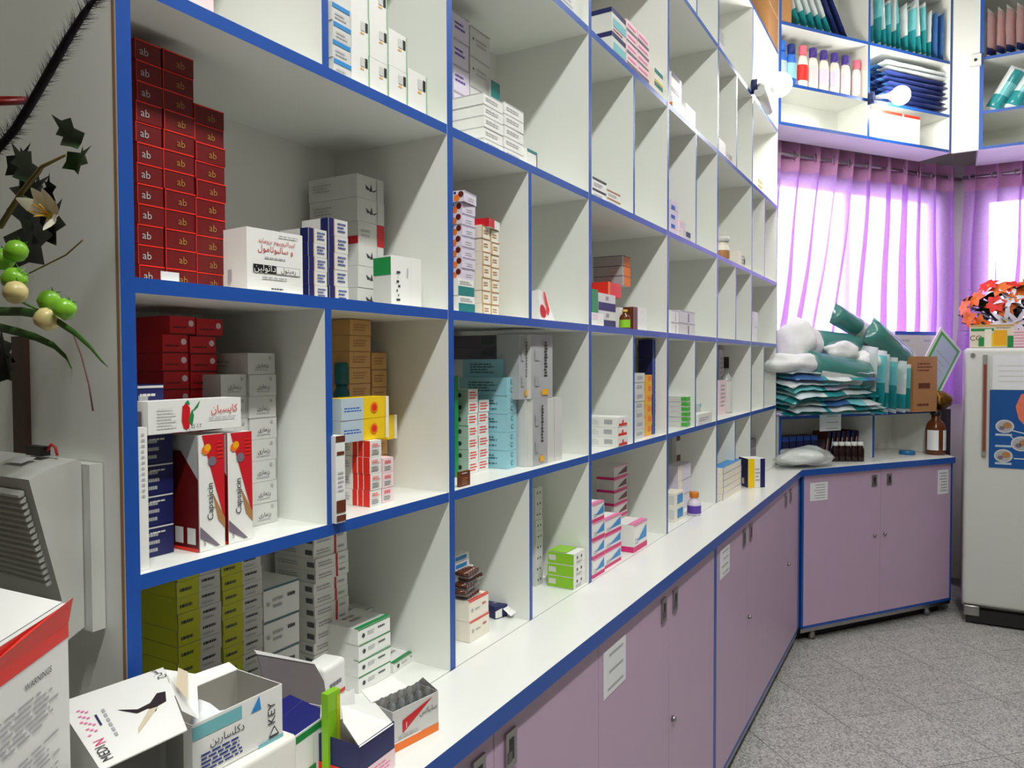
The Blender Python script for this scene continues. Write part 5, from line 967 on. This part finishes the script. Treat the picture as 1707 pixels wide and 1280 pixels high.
# open white box with pale blue print
def openbox(name, label, loc, w_, d_, h_, rz, m, dec, flaps=(), inside=GRYP, thick=.0012):
    t = thing(name, label, 'box', loc, rz); b = MB(); k = thick
    b.box(-w_/2, w_/2, 0, k, 0, h_, m); b.box(-w_/2, w_/2, d_-k, d_, 0, h_, m); b.box(-w_/2, -w_/2+k, k, d_-k, 0, h_, m); b.box(w_/2-k, w_/2, k, d_-k, 0, h_, m); b.box(-w_/2, w_/2, 0, d_, 0, k, m)
    for (x0, x1, y0, y1) in ((-w_/2+k, w_/2-k, k, d_-k),):
        e = .0002
        b.face([(x0,y1-e,k),(x1,y1-e,k),(x1,y1-e,h_),(x0,y1-e,h_)], inside); b.face([(x1-e,y0,k),(x1-e,y0,h_),(x1-e,y1,h_),(x1-e,y1,k)], inside); b.face([(x0+e,y0,k),(x0+e,y1,k),(x0+e,y1,h_),(x0+e,y0,h_)], inside)
    decals(b, w_, d_, h_, dec); b.build('body', t)
    for nm, pts, mm in flaps:
        f = MB(); n_ = (Vector(pts[1])-Vector(pts[0])).cross(Vector(pts[2])-Vector(pts[0])).normalized()*.0005
        f.raw([Vector(p_)+n_ for p_ in pts], [tuple(range(len(pts)))], mm[0]); f.raw([Vector(p_)-n_ for p_ in pts], [tuple(reversed(range(len(pts))))], mm[1]); f.build(nm, t)
    return t
zc_ = 1.083; hk = .066; q0, q1 = atZ(320, 1210, zc_+hk), atZ(470, 1140, zc_+hk); w_ = (q1-q0).length; p0, p1 = q0, q1
openbox('open_box', 'open white box with pale blue print in front of yellow cartons', ((p0.x+p1.x)/2, (p0.y+p1.y)/2, zc_+.0004), w_, .085, hk, math.atan2(p1.y-p0.y, p1.x-p0.x), P('wh'), [('F',.0,.72,.52,.95,'tl'), ('F',[(.62,.72),(.72,.98),(.74,.72)],'bl'), ('F','s','دکلسارین',.36,.55,.012,'ink'), ('F','t',.08,.1,.6,.45,5,'inb'), ('F','s','KEY',.86,.55,.011,'ink',math.pi/2), ('F',[(.82,.1),(.95,.1),(.89,.3)],'ink'), ('F',[(.84,.13),(.93,.13),(.89,.26)],'wh'), ('F',.7,.0,1,.07,'tl')], [('flap', [(-w_/2,.085,hk),(w_/2,.085,hk),(w_/2-.004,.097,hk+.008),(-w_/2+.006,.10,hk+.012)], (P('wh'), GRYP))])
# cream rounded carton lying in front
o = link('cream_carton', rbox(-.062, .062, 0, .098, 0, 1.083-.9655, mat('cream_card', (238,236,226), rough=.5), .007, 4)); o.location = (.605, .698, .9655); o.rotation_euler = (0, 0, .0); tag(o, 'cream carton with rounded edges under the open blue print box', 'box')
b = MB(); b.raw([(.02,-.0006,.07),(.034,-.0006,.075),(.03,-.0006,.058),(.016,-.0006,.052)], [(0,1,2,3)], P('rr')); b.build('red_mark', o)
# tall box with green stripe and blue contents
gb = openbox('open_box', 'open white box with green stripe, dark raised lid and blue contents', (.742, .748, .9655), .098, .085, .085, .12, P('wh'), [('F',0,.86,1,.97,'gn'), ('F',.02,.0,.025,.8,'gy'), ('F',.5,.1,.505,.8,'gy'), ('F','s','8',.78,.62,.012,'ink'), ('F',.36,.1,.55,.34,'gn'), ('L',0,.86,1,.97,'gn')], [])
GI = (Matrix.Translation((.742, .748, .9655)) @ Matrix.Rotation(.12, 4, 'Z')).inverted()
for nm, px, yy, mm in (('raised_lid', ((428,1088),(524,1106),(540,1135),(548,1186),(455,1196)), .838, (mat('grey_lid_inside', (112,104,106), rough=.7), P('nv'))), ('lid_tongue', ((424,1083),(520,1103),(524,1107),(428,1090)), .837, (P('wh'), P('wh')))):
    f = MB(); pts = [GI @ atY(x, y, yy+.012*(y-1090)/-100) for x, y in px]; f.raw(pts, [tuple(reversed(range(len(pts))))], mm[0]); f.raw([p_+Vector((0,.0008,0)) for p_ in pts], [tuple(range(len(pts)))], mm[1]); f.build(nm, gb)
b = MB(); b.raw([(-.046,.004,.078),(.047,.004,.078),(.046,.08,.094),(-.046,.08,.094),(-.046,.003,.06),(.047,.003,.06)], [(0,1,2,3),(4,5,1,0)], mat('deep_blue_film', (14,20,110), rough=.2, coat=.5)); o = b.build('blue_pouch'); o.matrix_world = Matrix.Translation((.742,.748,.9655)) @ Matrix.Rotation(.12, 4, 'Z'); o.location.z += .0; tag(o, 'glossy deep blue pouch inside the green striped box', 'pouch')
# lime strip carton
lx0, lx1 = atY(546, 1158, .728), atY(567, 1156, .728)
place(carton(lx1.x-lx0.x, .012, lx0.z-.9655, 'lm', [('F',.7,.05,.95,.95,'ol')]).mesh('lime_carton'), 'lime_carton', 'narrow lime green carton standing beside the green striped box', ((lx0.x+lx1.x)/2, .728, .9655), .02)
# white rounded carton
qx = atY(560, 1104, .835); o = link('white_carton', rbox(-.03, .03, 0, .045, 0, qx.z-.9655, P('wh'), .008, 4)); o.location = (qx.x, .835, .9655); o.rotation_euler = (0, 0, .15); tag(o, 'white carton with rounded edges and red script behind the dark lid', 'box')
b = MB(); decals(b, .06, .045, qx.z-.9655, [('F','t',.2,.62,.85,.76,1,'mv'), ('F',.15,.48,.9,.54,'rl')]); b.build('lettering', o)
# blue carton with white flap
p0, p1 = atZ(590, 1340, .9655), atZ(652, 1296, .9655)
openbox('open_box', 'navy and pink carton with a white flap folded forward', (.795, .678, .9655), .078, .072, .066, .03, P('nv'), [('F',0,.0,1,.42,'pw'), ('L',0,0,1,.42,'rl'), ('F','t',.2,.1,.9,.35,3,'pk'), ('R',0,0,1,.42,'pw')], [('flap', [(-.039,-.001,.064),(.036,-.001,.0635),(.028,.026,.092),(-.012,.055,.098),(-.036,.03,.090)], (P('wh'), P('wh'))), ('rear_flap', [(-.038,.072,.066),(.038,.072,.066),(.058,.09,.088),(-.01,.094,.09)], (P('gw'), P('wh')))])
# ampoule box
p0, p1 = atZ(655, 1256, .9655), atZ(731, 1216, .9655); w_ = (p1-p0).length; rz_ = math.atan2(p1.y-p0.y, p1.x-p0.x)
ab = openbox('ampoule_box', 'open white box with red triangle and orange base holding glass ampoules', ((p0.x+p1.x)/2, (p0.y+p1.y)/2, .9655), w_, .05, .062, rz_, P('gw'), [('F',0,.0,1,.2,'or_'), ('F',.0,.2,.6,.24,'wh'), ('F',[(.2,.38),(.2,.7),(.86,.95)],'rr'), ('F','s','1',.28,.55,.009,'wh'), ('F','s','سلیکس',.76,.66,.011,'ink'), ('F','t',.1,.28,.7,.36,1,'gy')], [('flap', [(w_/2,.0,.062),(w_/2,.05,.062),(w_/2-.006,.03,.078)], (GRYP, P('gw'))), ('rear_flap', [(-w_/2,.05,.062),(w_/2-.02,.05,.062),(w_/2-.03,.072,.074),(-w_/2,.075,.074)], (P('wh'), P('gw')))])
GL = mat('clear_ampoule', (226,230,232), rough=.05, trans=.85, var=.0)
for k in range(10):
    x = -w_/2+.011+(k % 5)*(w_-.022)/4; y = .013+(k//5)*.024
    t = thing('glass_ampoule', 'clear glass ampoule, '+['first','second','third','fourth','fifth'][k % 5]+' from left in '+('front' if k < 5 else 'rear')+' row of ampoule box', 'ampoule', ab.matrix_world @ Vector((0,0,0)), 0, 'clear ampoules')
    M_ = Matrix.Translation(((p0.x+p1.x)/2, (p0.y+p1.y)/2, .9655)) @ Matrix.Rotation(rz_, 4, 'Z'); q = M_ @ Vector((x, y, .0016)); t.location = q
    b = MB(); b.lathe([(.007,0),(.0082,.002),(.0082,.046),(.004,.053),(.004,.057),(.0055,.060),(.0045,.066),(.002,.068)], GL, n=12); b.build('glass', t)
# crumpled tissue
pc_ = atZ(352, 1262, 1.08); lump('crumpled_paper', 'crumpled white paper between the torn box and the open box', (pc_.x, pc_.y, 1.052), .055, PAPER, 21, (.75,.6,1.55), amp=.5, cat='paper', nn=24)

# artificial vine at the far left
vi = thing('artificial_vine', 'artificial vine with white lily, green apples and dark foxtail at left', 'plant', (.40, .80, 1.55))
VO = Vector((.40, .80, 1.55)); VP_ = lambda x, y, X=.40: atX(x, y, X)-VO
STM = mat('vine_stem', (120,104,50), rough=.6, var=.2); LFD = mat('ivy_leaf', (44,80,40), rough=.4, var=.35, scale=60); LFK = mat('dark_leaf', (24,34,22), rough=.5, var=.3); GRS = mat('grass_blade', (70,120,44), rough=.45, var=.25, scale=30); LILY = mat('lily_petal', (250,250,226), rough=.5, var=.06, scale=60); APG = mat('green_apple', (132,196,50), rough=.3, var=.35, scale=35); APY = mat('pale_apple', (222,206,140), rough=.35, var=.12, scale=35)
def vtube(name, px, r, m, X=.40):
    b = MB(); pts = [VP_(x, y, X) for x, y in px]; b.tube(pts, r, m, 7); return b.build(name, vi)
vtube('stem', [(0,378),(35,322),(70,278),(110,258)], [.003,.0025,.002,.0012], STM); vtube('stem', [(20,470),(60,450),(110,425),(138,400)], .0008, STM, .42); vtube('stem', [(35,326),(60,338),(72,345)], [.0016,.0014,.0016], mat('green_stem', (70,100,50), rough=.6)); vtube('stem', [(20,495),(50,510),(64,516)], .0012, GRS)
def blade(px, w0, X=.40):
    b = MB(); pts = [VP_(x, y, X) for x, y in px]; n = len(pts); vs = []
    for i, p_ in enumerate(pts):
        w_ = w0*(1-(i/(n-1))**2.2)+.0003; vs += [p_+UU*w_, p_-fw*w_*.5, p_-UU*w_]
    for i in range(n-1):
        for j in (0, 1): b.raw([vs[i*3+j], vs[i*3+j+1], vs[(i+1)*3+j+1], vs[(i+1)*3+j]], [(0,1,2,3)], GRS, True)
    me = weld(b.mesh('grass_blade')); return link('grass_blade', me, vi)
blade([(-30,520),(0,519),(35,519),(65,524),(95,535),(125,555),(150,578),(168,600),(180,612)], .0042, .39); blade([(-30,535),(0,546),(30,553),(60,562),(90,576),(110,595),(120,615),(119,640)], .0042, .40)
vtube('stem', [(118,545),(135,590),(148,640),(155,685)], .0009, mat('reddish_tendril', (110,70,66), rough=.6), .46)
def ivy(cx, cy, sz, ang, m, X=.40):
    out = [(0,0),(.25,.3),(.1,.55),(.42,.5),(.6,.95),(.72,.5),(1.05,.35),(.85,.05),(1.0,-.3),(.6,-.35),(.4,-.6),(.25,-.3)]
    b = MB(); c_, s_ = math.cos(ang), math.sin(ang); pts = []
    for x, y in out:
        u, v = (x*c_-y*s_)*sz, (x*s_+y*c_)*sz; pts.append(VP_(cx+u, cy-v, X)+fw*(.006*math.sin(x*4+y*3)))
    cen = VP_(cx+.45*sz*c_, cy-.45*sz*s_, X)+fw*.006
    for i in range(len(pts)): b.raw([cen, pts[i], pts[(i+1) % len(pts)]], [(0,1,2)], m, True)
    link('leaf', weld(b.mesh('leaf')), vi)
ivy(100, 242, 44, .75, LFD); ivy(112, 252, 42, -.85, LFD, .405); ivy(20, 295, 50, .5, LFD, .41); ivy(10, 260, 46, -.6, LFK, .42); ivy(35, 300, 48, -.9, LFK, .415); ivy(60, 318, 36, -.2, LFK, .42); ivy(5, 395, 80, -.3, LFK, .45); ivy(10, 350, 70, .2, LFK, .45); ivy(50, 365, 60, -.5, LFK, .45); ivy(-20, 590, 46, .0, LFK, .39); ivy(-10, 610, 40, -.4, LFK, .39)
# lily
lc = VP_(82, 358, .385); fc = MB(); fc.ball((0,0,0), .004, mat('lily_heart', (200,180,60), rough=.6), 8); lo_ = fc.build('flower', vi); lo_.location = lc
pl = leafmesh(.026, .0066, LILY, .45, 'petal')
for a in (1.75, 1.25, .35, -.35, -1.15, 2.6):
    o = link('petal', pl, lo_); x = (RR*math.cos(a)+UU*math.sin(a))*.9-fw*.35; x.normalize(); y = fw.cross(x).normalized(); zz = x.cross(y); o.matrix_local = Matrix((x, y, zz)).transposed().to_4x4()
for k in range(4):
    b = MB(); a = .3+k*.4; b.tube([(0,0,0), tuple((-fw*.02+RR*.006*math.cos(a*3)+UU*.006*math.sin(a*3)))], .0007, mat('yellow_stamen', (236,176,40)), 5); b.build('stamen', lo_)
CAL = mat('calyx_green', (90,150,50), rough=.5)
for (x, y, r, m, X) in ((27,418,15,APG,.40), (5,432,15,APG,.395), (24,465,16,APG,.395), (26,487,15,APY,.385), (82,501,14,APG,.395), (108,515,14,APG,.39), (78,532,15,APY,.385)):
    c_ = VP_(x, y, X); sc = r*.00072; b = MB(); b.lathe([(sc*.15,-sc*.82),(sc*.55,-sc*.9),(sc*.92,-sc*.5),(sc,0),(sc*.9,sc*.5),(sc*.55,sc*.85),(sc*.12,sc*.72)], m, n=16); o = b.build('apple', vi); o.location = c_; o.rotation_euler = (.3*(x % 5-2), .5, 0)
    for q in range(5):
        a = q*1.257; cb = MB(); cb.raw([(0,0,sc*.75), (math.cos(a-.3)*sc*.35, math.sin(a-.3)*sc*.35, sc*.95), (math.cos(a)*sc*.85, math.sin(a)*sc*.85, sc*1.15), (math.cos(a+.3)*sc*.35, math.sin(a+.3)*sc*.35, sc*.95)], [(0,1,2,3)], CAL); cb.build('calyx', o)
FOX = mat('dark_foxtail', (40,30,40), rough=.8, var=.4)
b = MB(); px = [(172,-20),(140,22),(110,70),(82,120),(52,172),(25,215),(-15,262)]; pts = [VP_(x, y, .41) for x, y in px]
b.tube(pts, [.0012,.003,.0038,.0042,.0042,.004,.0035], FOX, 8); rnd = random.Random(5)
for k in range(1100):
    i = rnd.randrange(len(pts)-1); f_ = rnd.random(); p_ = pts[i].lerp(pts[i+1], f_); d_ = (pts[i]-pts[i+1]).normalized(); v = Vector((rnd.gauss(0,1), rnd.gauss(0,1), rnd.gauss(0,1))); v = (v-d_*v.dot(d_)).normalized()*1.0+d_*.8; v.normalize(); L_ = rnd.uniform(.010, .018); s_ = d_.cross(v).normalized()*.0006
    b.raw([p_-s_, p_+s_, p_+v*L_], [(0,1,2)], FOX)
b.build('foxtail', vi)
b = MB(); c0 = VP_(-5, 168, .43); pts = [c0+RR*(.032*math.cos(a))+UU*(.0095*math.sin(a))+fw*(.02*math.sin(a)) for a in [2*math.pi*i/24 for i in range(25)]]; b.tube(pts, .0035, mat('dark_red_ring', (128,22,20), rough=.35), 8); b.build('red_ring', vi)
